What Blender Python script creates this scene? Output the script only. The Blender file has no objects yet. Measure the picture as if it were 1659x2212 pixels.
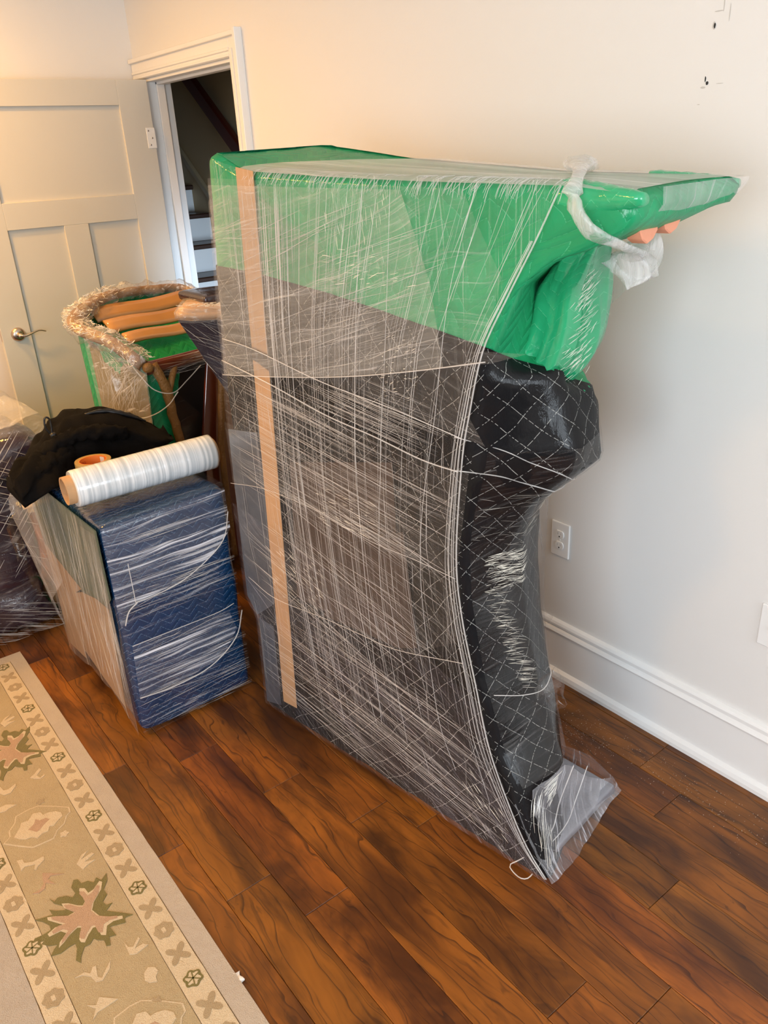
import bpy, bmesh, math, random
import numpy as np
from mathutils import Vector, Matrix, noise as mnoise, geometry as mgeo

random.seed(7)
sc = bpy.context.scene
COL = sc.collection

# ------------------------------------------------------------------ camera
RX = Vector((0.80019, 0.59732, 0)); 
YAW, PITCH, ROLL, FPX = 0.6442637, 0.4248275, -0.0526503, 1722.633
cy, sy = math.cos(YAW), math.sin(YAW)
fwd = Vector((sy * math.cos(PITCH), cy * math.cos(PITCH), -math.sin(PITCH)))
rgt = Vector((cy, -sy, 0)); upv = rgt.cross(fwd)
R_ = rgt * math.cos(ROLL) + upv * math.sin(ROLL)
U_ = -rgt * math.sin(ROLL) + upv * math.cos(ROLL)
cam_d = bpy.data.cameras.new('camera')
cam = bpy.data.objects.new('camera', cam_d); COL.objects.link(cam)
m = Matrix((R_, U_, -fwd)).transposed().to_4x4(); m.translation = Vector((0, 0, 1.64))
cam.matrix_world = m
cam_d.sensor_fit = 'HORIZONTAL'; cam_d.sensor_width = 36.0
cam_d.lens = FPX / 1659 * 36.0; cam_d.clip_start = 0.02
sc.camera = cam

# ------------------------------------------------------------------ world, light, exposure
sc.view_settings.view_transform = 'Standard'
sc.view_settings.look = 'None'
sc.view_settings.gamma = 1.0
sc.view_settings.use_curve_mapping = False
sc.view_settings.exposure = 0.0
w = bpy.data.worlds.new('world'); sc.world = w; w.use_nodes = True
w.node_tree.nodes['Background'].inputs[0].default_value = (0.70, 0.85, 1.0, 1)
w.node_tree.nodes['Background'].inputs[1].default_value = 1.2

def area(name, loc, target, size, size_y, power, color, shape='RECTANGLE'):
    l = bpy.data.lights.new(name, 'AREA'); l.shape = shape; l.size = size
    if shape in ('RECTANGLE', 'ELLIPSE'): l.size_y = size_y
    l.energy = power; l.color = color
    o = bpy.data.objects.new(name, l); COL.objects.link(o)
    o.location = loc
    o.rotation_euler = (Vector(target) - Vector(loc)).to_track_quat('-Z', 'Y').to_euler()
    return o
# daylight through the window of the rear wall
area('daylight_and_fill', (0.95, -2.72, 1.55), (0.95, 2, 1.3), 1.5, 1.4, 48, (0.86, 0.93, 1.0))
area('daylight_and_fill', (-2.32, -0.75, 1.55), (2, -0.35, 1.1), 2.3, 1.4, 116, (0.86, 0.93, 1.0))  # added light outside the left wall, brightens the right wall
# daylight at the foot of the stairwell
area('stair_daylight', (2.3, 2.8, 1.0), (2.4, 5.2, 0.7), 0.6, 0.6, 6.5, (0.62, 0.80, 1.0)).data.spread = math.radians(68)
CAN_POS = [(0.40, 3.62, 24, 176, .13), (-0.45, 3.15, 42, 170, .34), (-0.90, 1.3, 16, 170, .34)]
WARM = (1.0, 0.50, 0.10)

# ------------------------------------------------------------------ node helpers
def new_mat(name):
    mt = bpy.data.materials.new(name); mt.use_nodes = True
    nt = mt.node_tree; nt.nodes.clear()
    out = nt.nodes.new('ShaderNodeOutputMaterial')
    return mt, nt, out
class N:
    """tiny node-graph helper"""
    def __init__(s, nt): s.nt = nt
    def node(s, t, **kw):
        n = s.nt.nodes.new(t)
        for k, v in kw.items(): setattr(n, k, v)
        return n
    def link(s, a, b): s.nt.links.new(a, b)
    def put(s, v, inp):
        if isinstance(v, (int, float)): inp.default_value = v
        elif isinstance(v, (tuple, list)):
            inp.default_value = v if len(v) == len(inp.default_value) else (*v, 1)[:len(inp.default_value)]
        else: s.link(v, inp)
    def math(s, op, a, b=0.0, c=None, clamp=False):
        n = s.node('ShaderNodeMath', operation=op, use_clamp=clamp)
        s.put(a, n.inputs[0]); s.put(b, n.inputs[1])
        if c is not None: s.put(c, n.inputs[2])
        return n.outputs[0]
    def dot(s, v, d):
        n = s.node('ShaderNodeVectorMath', operation='DOT_PRODUCT')
        s.put(v, n.inputs[0]); n.inputs[1].default_value = d
        return n.outputs['Value']
    def comb(s, x, y, z=0.0):
        n = s.node('ShaderNodeCombineXYZ')
        for i, v in enumerate((x, y, z)): s.put(v, n.inputs[i])
        return n.outputs[0]
    def noise(s, vec, scale, detail=2, rough=.5, dist=0.0, color=False):
        n = s.node('ShaderNodeTexNoise'); s.put(vec, n.inputs['Vector'])
        n.inputs['Scale'].default_value = scale; n.inputs['Detail'].default_value = detail
        n.inputs['Roughness'].default_value = rough; n.inputs['Distortion'].default_value = dist
        return n.outputs['Color' if color else 'Fac']
    def ramp(s, f, stops):
        n = s.node('ShaderNodeValToRGB'); s.put(f, n.inputs[0])
        e = n.color_ramp.elements
        while len(e) < len(stops): e.new(0.5)
        for el, (p, c) in zip(e, stops):
            el.position = p; el.color = (c, c, c, 1) if isinstance(c, (int, float)) else (*c, 1)
        return n.outputs[0]
    def smooth(s, x, a, b):
        n = s.node('ShaderNodeMapRange', interpolation_type='SMOOTHSTEP'); s.put(x, n.inputs[0])
        n.inputs[1].default_value = a; n.inputs[2].default_value = b
        return n.outputs[0]
    def mix(s, f, a, b):
        n = s.node('ShaderNodeMix', data_type='RGBA'); s.put(f, n.inputs[0])
        s.put(a, n.inputs[6]); s.put(b, n.inputs[7]); return n.outputs[2]
    def bump(s, h, strength=.3, dist=.01, normal=None):
        n = s.node('ShaderNodeBump'); s.put(h, n.inputs['Height'])
        n.inputs['Strength'].default_value = strength; n.inputs['Distance'].default_value = dist
        if normal is not None: s.link(normal, n.inputs['Normal'])
        return n.outputs[0]
    def bsdf(s, color, rough=.5, normal=None, spec=.5, metal=0.0, coat=0.0, coat_rough=.1, coat_normal=None, sheen=0.0, sss=None):
        p = s.node('ShaderNodeBsdfPrincipled')
        s.put(color, p.inputs['Base Color']); s.put(rough, p.inputs['Roughness'])
        p.inputs['Specular IOR Level'].default_value = spec
        p.inputs['Metallic'].default_value = metal
        s.put(coat, p.inputs['Coat Weight']); p.inputs['Coat Roughness'].default_value = coat_rough
        p.inputs['Sheen Weight'].default_value = sheen; p.inputs['Coat IOR'].default_value = 1.75
        if normal is not None: s.link(normal, p.inputs['Normal'])
        if coat_normal is not None: s.link(coat_normal, p.inputs['Coat Normal'])
        return p.outputs[0]
    def uv(s): return s.node('ShaderNodeUVMap').outputs[0]
    def obj(s): return s.node('ShaderNodeTexCoord').outputs['Object']
    def scale(s, v, k):
        n = s.node('ShaderNodeVectorMath', operation='MULTIPLY'); s.put(v, n.inputs[0]); n.inputs[1].default_value = k
        return n.outputs[0]
    def addv(s, a, b):
        n = s.node('ShaderNodeVectorMath', operation='ADD'); s.put(a, n.inputs[0]); s.put(b, n.inputs[1]); return n.outputs[0]

def simple(name, color, rough=.5, spec=.5, metal=0.0, bump=None, coat=0.0, var=0.0, sheen=0.0):
    mt, nt, out = new_mat(name); g = N(nt)
    nrm = None; col = color
    if bump:
        nrm = g.bump(g.noise(g.obj(), bump[0], 3), bump[1], bump[2])
    if var:
        f = g.noise(g.obj(), 6, 4)
        col = g.mix(f, tuple(c * (1 - var) for c in color), tuple(min(1, c * (1 + var)) for c in color))
    g.link(g.bsdf(col, rough, nrm, spec, metal, coat, sheen=sheen), out.inputs[0])
    return mt

FACE_FILMS = ('film_vertical', 'film_upper', 'film_upper_inner', 'film_middle', 'film_middle_slant', 'film_lower', 'film_base')
def film_mat(name, angle, base, amp, cross=170, along=3.0, rough=.18, tint=(.93, .90, .87), bump=.35, patch=0.0, lo=.5, hi=.72, gloss=1.0, spread=0.0):
    """clear stretch film: see-through, glossy, milky along its stretch lines (angle in the UV plane)"""
    mt, nt, out = new_mat(name); g = N(nt)
    a = math.radians(angle); uv = g.uv()
    wob = g.noise(uv, 2.2, 2)
    A = g.dot(uv, (math.cos(a), math.sin(a), 0)); B = g.dot(uv, (-math.sin(a), math.cos(a), 0))
    B = g.math('ADD', B, g.math('MULTIPLY', wob, .05 + spread))
    v1 = g.comb(g.math('MULTIPLY', A, along), g.math('MULTIPLY', B, cross))
    n1 = g.noise(v1, 1.0, 3, .65)
    v2 = g.comb(g.math('MULTIPLY', A, along * .45), g.math('MULTIPLY', B, cross * .16))
    n2 = g.noise(v2, 1.0, 2, .5)
    streak = g.smooth(n1, lo, hi)
    broad = g.smooth(n2, .42, .66)
    f = g.math('ADD', base, g.math('MULTIPLY', g.math('MULTIPLY', streak, g.math('ADD', .35, broad)), amp))
    if patch:
        f = g.math('ADD', f, g.math('MULTIPLY', g.smooth(g.noise(uv, 5, 3), .45, .65), patch))
    f = g.math('ADD', f, g.math('MULTIPLY', broad, base * .5), clamp=True)
    h = g.math('ADD', n1, g.math('MULTIPLY', n2, .6))
    if gloss == 1.0 and name in FACE_FILMS: gloss = .4
    nrm = g.bump(h, bump, .004)
    tr = g.node('ShaderNodeBsdfTransparent')
    gl = g.node('ShaderNodeBsdfGlossy'); gl.inputs['Roughness'].default_value = rough; g.link(nrm, gl.inputs['Normal'])
    dt = g.node('ShaderNodeVectorMath', operation='DOT_PRODUCT'); geo = g.node('ShaderNodeNewGeometry')
    g.link(geo.outputs['Incoming'], dt.inputs[0]); g.link(nrm, dt.inputs[1])
    k = g.math('SUBTRACT', 1.0, g.math('ABSOLUTE', dt.outputs['Value']), clamp=True)
    fr = g.math('ADD', .04, g.math('MULTIPLY', g.math('POWER', k, 5), .35))
    m1 = g.node('ShaderNodeMixShader'); g.put(g.math('MULTIPLY', fr, gloss, clamp=True), m1.inputs[0])
    g.link(tr.outputs[0], m1.inputs[1]); g.link(gl.outputs[0], m1.inputs[2])
    pb = g.bsdf(tint, .35, nrm, .5)
    m2 = g.node('ShaderNodeMixShader'); g.link(f, m2.inputs[0]); g.link(m1.outputs[0], m2.inputs[1]); g.link(pb, m2.inputs[2])
    g.link(m2.outputs[0], out.inputs[0])
    return mt

def quilt_mat(name, color, pattern='diamond', pitch=.06, thread=(.8, .8, .78), coat=.0, rough=.75, tw=.02, crease=0.0):
    """moving blanket: puffed quilting with dashed stitching, under tight film when coat > 0"""
    mt, nt, out = new_mat(name); g = N(nt)
    uv = g.uv()
    wob = g.noise(uv, 5.0, 2, color=True)
    uvw = g.addv(uv, g.scale(wob, (pitch * .55, pitch * .55, 0)))
    x = g.dot(uvw, (1, 0, 0)); y = g.dot(uvw, (0, 1, 0))
    def dist(e):  # 0 on the seam, .5 mid-cell
        return g.math('PINGPONG', g.math('DIVIDE', e, pitch), .5)
    if pattern == 'diamond':
        d1 = dist(g.math('ADD', x, y)); d2 = dist(g.math('SUBTRACT', x, y))
        d = g.math('MINIMUM', d1, d2)
    else:         # chevron rows
        zig = g.math('MULTIPLY', g.math('PINGPONG', g.math('DIVIDE', x, pitch * 2.4), .5), pitch * 2.2)
        d = dist(g.math('ADD', y, zig))
    seam = g.smooth(d, tw, 0.0) if False else g.math('LESS_THAN', d, tw)
    dash = g.math('GREATER_THAN', g.noise(g.scale(uv, (1, 1, 1)), 210, 0), .44)
    seamd = g.math('MULTIPLY', seam, dash)
    puff = g.math('POWER', g.math('MULTIPLY', d, 2), .5)
    wr = g.noise(g.scale(uv, (1, .6, 1)), 11, 3, .5, .6)
    h = g.math('ADD', g.math('MULTIPLY', puff, .8 / (1 + crease)), g.math('MULTIPLY', wr, 1.2 + crease * .6))
    nrm = g.bump(h, .55, .006)
    tone = g.noise(uv, 9, 3)
    dark = tuple(c * .72 for c in color); lite = tuple(min(1, c * 1.25) for c in color)
    col = g.mix(tone, dark, lite)
    col = g.mix(g.math('MULTIPLY', seamd, .75), col, thread)
    cn = g.bump(g.math('ADD', g.noise(g.scale(uv, (3, 1, 1)), 16, 4, .65, 1.0), g.math('MULTIPLY', puff, .15)), .28, .006)
    g.link(g.bsdf(col, rough, nrm, .06, 0, coat, .07, cn, sheen=.0), out.inputs[0])
    return mt

# ------------------------------------------------------------------ materials
def wall_mat(name, color):
    mt, nt, out = new_mat(name); g = N(nt); o = g.obj()
    nrm = g.bump(g.noise(o, 180, 3), .12, .002)
    c = g.mix(g.noise(o, 1.5, 3), tuple(k * .985 for k in color), color)
    g.link(g.bsdf(c, .55, nrm, .3), out.inputs[0]); return mt
M = {}
M['wall'] = wall_mat('wall_paint', (.80, .79, .77))
M['ceiling'] = wall_mat('ceiling_paint', (.85, .85, .84))
M['trim'] = simple('trim_paint', (.84, .84, .83), .35, .5, bump=(60, .05, .002))
M['door'] = simple('door_paint', (.64, .62, .56), .4, .5, bump=(90, .08, .002))
M['plate'] = simple('plate_plastic', (.88, .88, .87), .3, .5)
M['hole'] = simple('hole_dark', (.03, .03, .03), .9)
M['scuff'] = simple('scuff', (.55, .53, .50), .7)
M['nickel'] = simple('satin_nickel', (.62, .52, .44), .28, .5, 1.0)
M['stairwall'] = wall_mat('stair_wall', (.55, .42, .24))
M['treadwood'] = simple('stained_tread', (.045, .018, .010), .35, .5, bump=(30, .2, .003))
M['railwood'] = simple('rail_wood', (.10, .018, .010), .4, .5)
M['skirt'] = simple('skirt_paint', (.42, .33, .20), .5)

def wood_floor():
    mt, nt, out = new_mat('hickory_plank'); g = N(nt)
    o = g.obj(); info = g.node('ShaderNodeObjectInfo'); rnd = info.outputs['Random']
    off = g.comb(g.math('MULTIPLY', rnd, 37), g.math('MULTIPLY', rnd, 91), 0)
    v = g.addv(o, off)
    warp = g.noise(g.scale(v, (3.2, 1.0, 1)), 2.2, 3, .55, color=True)
    vw = g.addv(v, g.scale(warp, (.12, .30, 0)))
    fine = g.noise(g.scale(vw, (90, 4.0, 1)), 1.0, 4, .65)
    fig = g.node('ShaderNodeTexWave', wave_type='BANDS', bands_direction='X', wave_profile='SAW')
    g.link(g.scale(vw, (1.0, .16, 1)), fig.inputs['Vector']); fig.inputs['Scale'].default_value = 9
    fig.inputs['Distortion'].default_value = 7; fig.inputs['Detail'].default_value = 3; fig.inputs['Detail Scale'].default_value = 1.6
    figl = g.smooth(fig.outputs['Fac'], .88, 1.0)
    blot = g.noise(g.scale(v, (5, 1.6, 1)), 1.6, 4, .6, .5)
    c = g.mix(g.smooth(blot, .3, .7), (.058, .016, .0035), (.27, .082, .009))
    c = g.mix(g.math('MULTIPLY', g.smooth(fine, .50, .70), .6), c, (.032, .009, .004))
    c = g.mix(g.math('MULTIPLY', figl, .75), c, (.022, .006, .003))
    flake = g.smooth(g.noise(g.scale(v, (26, 9, 1)), 1.0, 3, .6, 1.5), .64, .74)
    c = g.mix(g.math('MULTIPLY', flake, .5), c, (.02, .006, .003))
    # board-to-board shade
    hsv = g.node('ShaderNodeHueSaturation'); g.link(c, hsv.inputs['Color'])
    g.put(g.math('ADD', .82, g.math('MULTIPLY', rnd, .36)), hsv.inputs['Value'])
    g.put(g.math('ADD', .498, g.math('MULTIPLY', g.math('FRACT', g.math('MULTIPLY', rnd, 7.3)), .010)), hsv.inputs['Hue'])
    sc_ = g.noise(g.scale(v, (9, 2.0, 1)), 1.0, 2)
    nrm = g.bump(g.math('ADD', g.math('MULTIPLY', fine, .12), sc_), .35, .004)
    rg = g.math('ADD', .30, g.math('MULTIPLY', blot, .18))
    g.link(g.bsdf(hsv.outputs[0], rg, nrm, .45), out.inputs[0]); return mt
M['plank'] = wood_floor()
M['subfloor'] = simple('floor_joint', (.012, .005, .003), .8)

M['green'] = quilt_mat('green_blanket', (.015, .30, .12), 'chevron', .034, (.08, .45, .24), coat=.35, tw=.02)
M['green_tight'] = quilt_mat('green_blanket_tight', (.02, .38, .16), 'chevron', .030, (.12, .55, .29), coat=.9, tw=.018, crease=2.2)
M['black'] = quilt_mat('black_blanket', (.007, .007, .008), 'diamond', .062, (.42, .42, .39), coat=.22, rough=.7, tw=.012, crease=.6)
M['blue'] = quilt_mat('blue_blanket', (.003, .030, .095), 'chevron', .026, (.10, .20, .34), coat=.8, tw=.05)
M['plum'] = quilt_mat('plum_blanket', (.030, .018, .030), 'chevron', .05, (.1, .1, .1), coat=.9, tw=.0)
M['slate'] = simple('slate_fabric', (.055, .065, .085), .6, coat=.5)
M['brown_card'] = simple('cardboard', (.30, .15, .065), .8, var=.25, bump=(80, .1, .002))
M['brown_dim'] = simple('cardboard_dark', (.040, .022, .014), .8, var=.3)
M['tan'] = simple('tan_cardboard_strip', (.50, .29, .14), .75, var=.15)
M['grey_pad'] = simple('grey_foam_pad', (.24, .24, .27), .6, bump=(40, .6, .008), coat=.8)
M['peach'] = simple('peach_foam', (.80, .33, .20), .8, bump=(120, .2, .002))
M['core'] = simple('cardboard_core', (.50, .30, .15), .85, bump=(90, .2, .002), var=.1)
M['jacket'] = simple('black_fleece', (.0035, .003, .003), .9, .10, sheen=.0, bump=(160, .4, .002))
M['jshine'] = simple('black_jacket_shell', (.008, .008, .009), .35, .5, bump=(25, .3, .006))
M['redwood'] = simple('polished_mahogany', (.12, .022, .008), .3, .5, coat=.5, var=.3)
M['ropewood'] = simple('carved_wood', (.25, .12, .03), .5, bump=(120, 1.0, .004), var=.3)
M['slatwood'] = simple('slat_wood', (.50, .25, .08), .55, bump=(12, .3, .003), coat=.7, var=.2)
M['void'] = simple('dark_void', (.012, .006, .004), .7)
M['dowel'] = simple('dowel_wood', (.75, .48, .22), .5)
M['olive'] = simple('olive_panel', (.20, .15, .06), .7, var=.3)
M['sage'] = quilt_mat('sage_blanket', (.10, .14, .11), 'chevron', .05, (.2, .25, .2), coat=.6, tw=.0)
M['tansheet'] = simple('brown_paper_sheet', (.36, .23, .13), .7, var=.2, coat=.4)
M['orange_label'] = simple('orange_label', (.80, .22, .03), .5)
M['label_red'] = simple('label_red_print', (.45, .04, .02), .5)
M['label_navy'] = simple('label_navy_print', (.05, .03, .07), .5)
M['tape'] = simple('tan_tape', (.55, .36, .13), .3, .5, coat=.8)
M['white_cloth'] = simple('white_cloth', (.75, .72, .68), .8)

M['f_vert'] = film_mat('film_vertical', 88, .010, .22, 200, 2.2, spread=.02, lo=.52, hi=.74)
M['f_up'] = film_mat('film_upper', -17, .085, .22, 210, 3.2, spread=.06, tint=(.95, .90, .80))
M['f_up2'] = film_mat('film_upper_inner', -12, .035, .14, 240, 5.0, spread=.12)
M['f_mid'] = film_mat('film_middle', 10, .012, .20, 240, 2.4, spread=.05, lo=.50, hi=.70)
M['f_mid2'] = film_mat('film_middle_slant', 14, .025, .14, 200, 2.6, spread=.08)
M['f_low'] = film_mat('film_lower', 26, .008, .16, 240, 2.4, spread=.05)
M['f_base'] = film_mat('film_base', 38, .010, .14, 200, 2.2, spread=.06, tint=(.84, .78, .90))
M['f_top'] = film_mat('film_top', 86, .30, .45, 60, 1.6, spread=.03, tint=(.86, .86, .82), bump=.3)
M['f_foot'] = film_mat('film_foot', 70, .07, .50, 90, 9.0, spread=.2, patch=.15, tint=(.92, .92, .97), bump=.9)
M['f_clear'] = film_mat('film_clear', 15, .0, .08, 120, 5.0, spread=.1, bump=.12, rough=.08, patch=.0)
M['f_hang'] = film_mat('film_hanging', 80, .15, .30, 70, 3.0, spread=.1, tint=(.93, .90, .89))
M['f_chest'] = film_mat('film_chest', 0, .035, .75, 75, 2.0, spread=.02, lo=.50, hi=.66, tint=(.90, .91, .97), bump=.9)
M['f_chest2'] = film_mat('film_chest_thin', 2, .0, .22, 90, 2.4, spread=.05, lo=.55, hi=.7, tint=(.90, .91, .97), bump=.9)
M['f_side'] = film_mat('film_side', 84, .08, .42, 60, 2.0, spread=.10, tint=(.80, .76, .70), bump=.4)
M['f_gold'] = film_mat('film_crumple', 30, .10, .55, 60, 22, spread=.5, patch=.08, bump=1.0, rough=.12)
M['f_bundle'] = film_mat('film_bundle', 20, .0, .18, 50, 9.0, spread=.3, bump=1.0, rough=.10)
M['strand'] = None
def strand_mat():
    mt, nt, out = new_mat('film_strand_mat'); g = N(nt)
    tr = g.node('ShaderNodeBsdfTransparent'); p = g.bsdf((.95, .93, .90), .2, None, .8)
    mx = g.node('ShaderNodeMixShader'); mx.inputs[0].default_value = .36
    g.link(tr.outputs[0], mx.inputs[1]); g.link(p, mx.inputs[2]); g.link(mx.outputs[0], out.inputs[0]); return mt
M['strand'] = strand_mat()
def crumple_mat():
    mt, nt, out = new_mat('film_gathered'); g = N(nt); o = g.uv()
    n = g.noise(g.scale(o, (140, 9, 1)), 1, 3, .6)
    nrm = g.bump(n, .8, .004)
    tr = g.node('ShaderNodeBsdfTransparent'); p = g.bsdf((.90, .89, .87), .22, nrm, .8)
    mx = g.node('ShaderNodeMixShader'); g.put(g.math('ADD', .08, g.math('MULTIPLY', n, .50), clamp=True), mx.inputs[0])
    g.link(tr.outputs[0], mx.inputs[1]); g.link(p, mx.inputs[2]); g.link(mx.outputs[0], out.inputs[0]); return mt
M['gathered'] = crumple_mat()
def roll_mat():
    mt, nt, out = new_mat('film_roll_mat'); g = N(nt); o = g.obj()
    rings = g.noise(g.scale(o, (70, .6, .6)), 1, 3, .6)
    rng2 = g.noise(g.scale(o, (14, 1, 1)), 1, 2)
    c = g.mix(g.smooth(rings, .35, .65), (.52, .57, .60), (.90, .92, .93))
    nrm = g.bump(g.math('ADD', rings, rng2), .35, .004)
    g.link(g.bsdf(c, .22, nrm, .5, 0, .5, .08), out.inputs[0]); return mt
M['filmroll'] = roll_mat()

def rug_mat(name, color, var=.10):
    mt, nt, out = new_mat(name); g = N(nt); o = g.obj()
    pile = g.noise(o, 420, 2, .7); clump = g.noise(o, 60, 3)
    c = g.mix(g.noise(o, 14, 3), tuple(k * (1 - var) for k in color), tuple(min(1, k * (1 + var)) for k in color))
    c = g.mix(g.math('MULTIPLY', g.smooth(pile, .55, .3), .25), c, tuple(k * .55 for k in color))
    nrm = g.bump(g.math('ADD', pile, clump), .7, .006)
    g.link(g.bsdf(c, .95, nrm, .1, sheen=.2), out.inputs[0]); return mt
M['rug_beige'] = rug_mat('rug_beige', (.50, .42, .33))
M['rug_cream'] = rug_mat('rug_cream', (.62, .50, .33), .06)
M['rug_gold'] = rug_mat('rug_gold', (.44, .34, .19))
M['rug_tan'] = rug_mat('rug_tan', (.40, .30, .17))
M['rug_green'] = rug_mat('rug_green', (.19, .155, .045))
M['rug_rose'] = rug_mat('rug_rose', (.46, .30, .185))
M['rug_grey'] = rug_mat('rug_grey', (.44, .38, .31))

# ------------------------------------------------------------------ object helpers
def link(name, me, mat=None, parent=None, smooth=False):
    if mat is not None:
        for x in (mat if isinstance(mat, (list, tuple)) else [mat]): me.materials.append(x)
    if smooth:
        me.polygons.foreach_set('use_smooth', [True] * len(me.polygons))
    o = bpy.data.objects.new(name, me); COL.objects.link(o)
    if parent is not None: o.parent = parent
    return o
def box_uv(me):
    ul = me.uv_layers.new(name='UVMap') if not me.uv_layers else me.uv_layers[0]
    for p in me.polygons:
        n = p.normal; ax = max(range(3), key=lambda i: abs(n[i]))
        for li in p.loop_indices:
            c = me.vertices[me.loops[li].vertex_index].co
            ul.data[li].uv = (c.y, c.z) if ax == 0 else (c.x, c.z) if ax == 1 else (c.x, c.y)
def pymesh(name, verts, faces, mat, parent=None, smooth=False, uv=None):
    me = bpy.data.meshes.new(name); me.from_pydata([tuple(v) for v in verts], [], faces); me.update()
    if uv is None: box_uv(me)
    else:
        ul = me.uv_layers.new(name='UVMap')
        for l in me.loops: ul.data[l.index].uv = uv[l.vertex_index]
    return link(name, me, mat, parent, smooth)
def boxes(name, lst, mat, parent=None, bevel=0.0, seg=2):
    bm = bmesh.new()
    for (a, b) in lst:
        x0, y0, z0 = a; x1, y1, z1 = b
        vs = [bm.verts.new(c) for c in ((x0, y0, z0), (x1, y0, z0), (x1, y1, z0), (x0, y1, z0), (x0, y0, z1), (x1, y0, z1), (x1, y1, z1), (x0, y1, z1))]
        for f in ((0, 3, 2, 1), (4, 5, 6, 7), (0, 1, 5, 4), (1, 2, 6, 5), (2, 3, 7, 6), (3, 0, 4, 7)): bm.faces.new([vs[i] for i in f])
    if bevel: bmesh.ops.bevel(bm, geom=bm.edges[:], offset=bevel, segments=seg, affect='EDGES', profile=.5)
    me = bpy.data.meshes.new(name); bm.to_mesh(me); bm.free(); box_uv(me)
    return link(name, me, mat, parent)
def box(name, a, b, mat, parent=None, bevel=0.0, seg=2): return boxes(name, [(a, b)], mat, parent, bevel, seg)
def empty(name, loc, rz=0.0):
    o = bpy.data.objects.new(name, None); COL.objects.link(o); o.location = loc; o.rotation_euler = (0, 0, rz); o.empty_display_size = .1
    return o
def tag(o, label=None, cat=None, group=None, kind=None):
    if label: o['label'] = label
    if cat: o['category'] = cat
    if group: o['group'] = group
    if kind: o['kind'] = kind
    return o
def grid(name, P, mat, parent=None, smooth=True, uv=None, closed_v=False, thick=0.0):
    """P[i][j] grid of points -> quads"""
    n, k = len(P), len(P[0]); verts = [tuple(p) for r in P for p in r]
    faces = []
    for i in range(n - 1):
        for j in range(k - 1 + (1 if closed_v else 0)):
            j2 = (j + 1) % k
            faces.append((i * k + j, i * k + j2, (i + 1) * k + j2, (i + 1) * k + j))
    U = None
    if uv is not None: U = [tuple(p) for r in uv for p in r]
    o = pymesh(name, verts, faces, mat, parent, smooth, U)
    if thick:
        md = o.modifiers.new('solid', 'SOLIDIFY'); md.thickness = thick; md.offset = 0
    return o
def resample(pts, n):
    pts = [Vector(p) for p in pts]; d = [0]
    for a, b in zip(pts, pts[1:]): d.append(d[-1] + (b - a).length)
    out = []
    for i in range(n):
        t = d[-1] * i / (n - 1); k = 0
        while k < len(d) - 2 and d[k + 1] < t: k += 1
        s = (t - d[k]) / max(1e-9, d[k + 1] - d[k]); out.append(pts[k].lerp(pts[k + 1], s))
    return out
def smoothline(pts, n, it=2):
    """Catmull-Rom through pts, then n even samples"""
    P = [Vector(p) for p in pts]; P = [P[0] * 2 - P[1]] + P + [P[-1] * 2 - P[-2]]
    out = []
    for i in range(1, len(P) - 2):
        p0, p1, p2, p3 = P[i - 1:i + 3]
        for s in range(8):
            t = s / 8
            out.append(.5 * ((2 * p1) + (p2 - p0) * t + (2 * p0 - 5 * p1 + 4 * p2 - p3) * t * t + (3 * p1 - p0 - 3 * p2 + p3) * t ** 3))
    out.append(P[-2]); return resample(out, n)
def tube_data(pts, rad, sides, verts, faces, flat=1.0, caps=True, jitter=0.0):
    pts = [Vector(p) for p in pts]; base = len(verts); n = len(pts); up = Vector((0.31, 0.17, .93)).normalized()
    for i, p in enumerate(pts):
        t = (pts[min(n - 1, i + 1)] - pts[max(0, i - 1)]).normalized()
        s = t.cross(up); s = s.normalized() if s.length > 1e-4 else Vector((1, 0, 0)); q = s.cross(t)
        r = rad(i / max(1, n - 1)) if callable(rad) else rad
        for k in range(sides):
            a = 2 * math.pi * k / sides
            rr = r * (1 + jitter * mnoise.noise(Vector((i * .6, math.cos(a) * 2, math.sin(a) * 2))))
            verts.append(p + s * math.cos(a) * rr + q * math.sin(a) * rr * flat)
    for i in range(n - 1):
        for k in range(sides):
            k2 = (k + 1) % sides
            faces.append((base + i * sides + k, base + i * sides + k2, base + (i + 1) * sides + k2, base + (i + 1) * sides + k))
    if caps:
        faces.append(tuple(base + k for k in reversed(range(sides)))); faces.append(tuple(base + (n - 1) * sides + k for k in range(sides)))
def tube(name, pts, rad, mat, parent=None, sides=10, flat=1.0, jitter=0.0, smooth=True):
    v, f = [], []; tube_data(pts, rad, sides, v, f, flat, True, jitter)
    return pymesh(name, v, f, mat, parent, smooth)
def polyface(name, pts2, place, mat, parent=None, thick=0.0, sub=False):
    """flat polygon given in 2D; place maps (a, b) to 3D; uv = the 2D coordinates"""
    tri = mgeo.tessellate_polygon([[Vector((a, b, 0)) for a, b in pts2]])
    o = pymesh(name, [place(a, b) for a, b in pts2], [tuple(t) for t in tri], mat, parent, False, [tuple(p) for p in pts2])
    if thick:
        md = o.modifiers.new('solid', 'SOLIDIFY'); md.thickness = thick; md.offset = 0
    return o
def prism(name, pts2, place, d, mat, parent=None, bevel=0.0):
    """extruded polygon, d = 3D extrusion vector"""
    bm = bmesh.new(); vs = [bm.verts.new(place(a, b)) for a, b in pts2]
    f = bm.faces.new(vs); r = bmesh.ops.extrude_face_region(bm, geom=[f])
    for v in [g for g in r['geom'] if isinstance(g, bmesh.types.BMVert)]: v.co += Vector(d)
    bmesh.ops.recalc_face_normals(bm, faces=bm.faces)
    if bevel: bmesh.ops.bevel(bm, geom=bm.edges[:], offset=bevel, segments=1, affect='EDGES')
    bmesh.ops.triangulate(bm, faces=[f for f in bm.faces if len(f.verts) > 4])
    me = bpy.data.meshes.new(name); bm.to_mesh(me); bm.free(); box_uv(me)
    return link(name, me, mat, parent)
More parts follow.
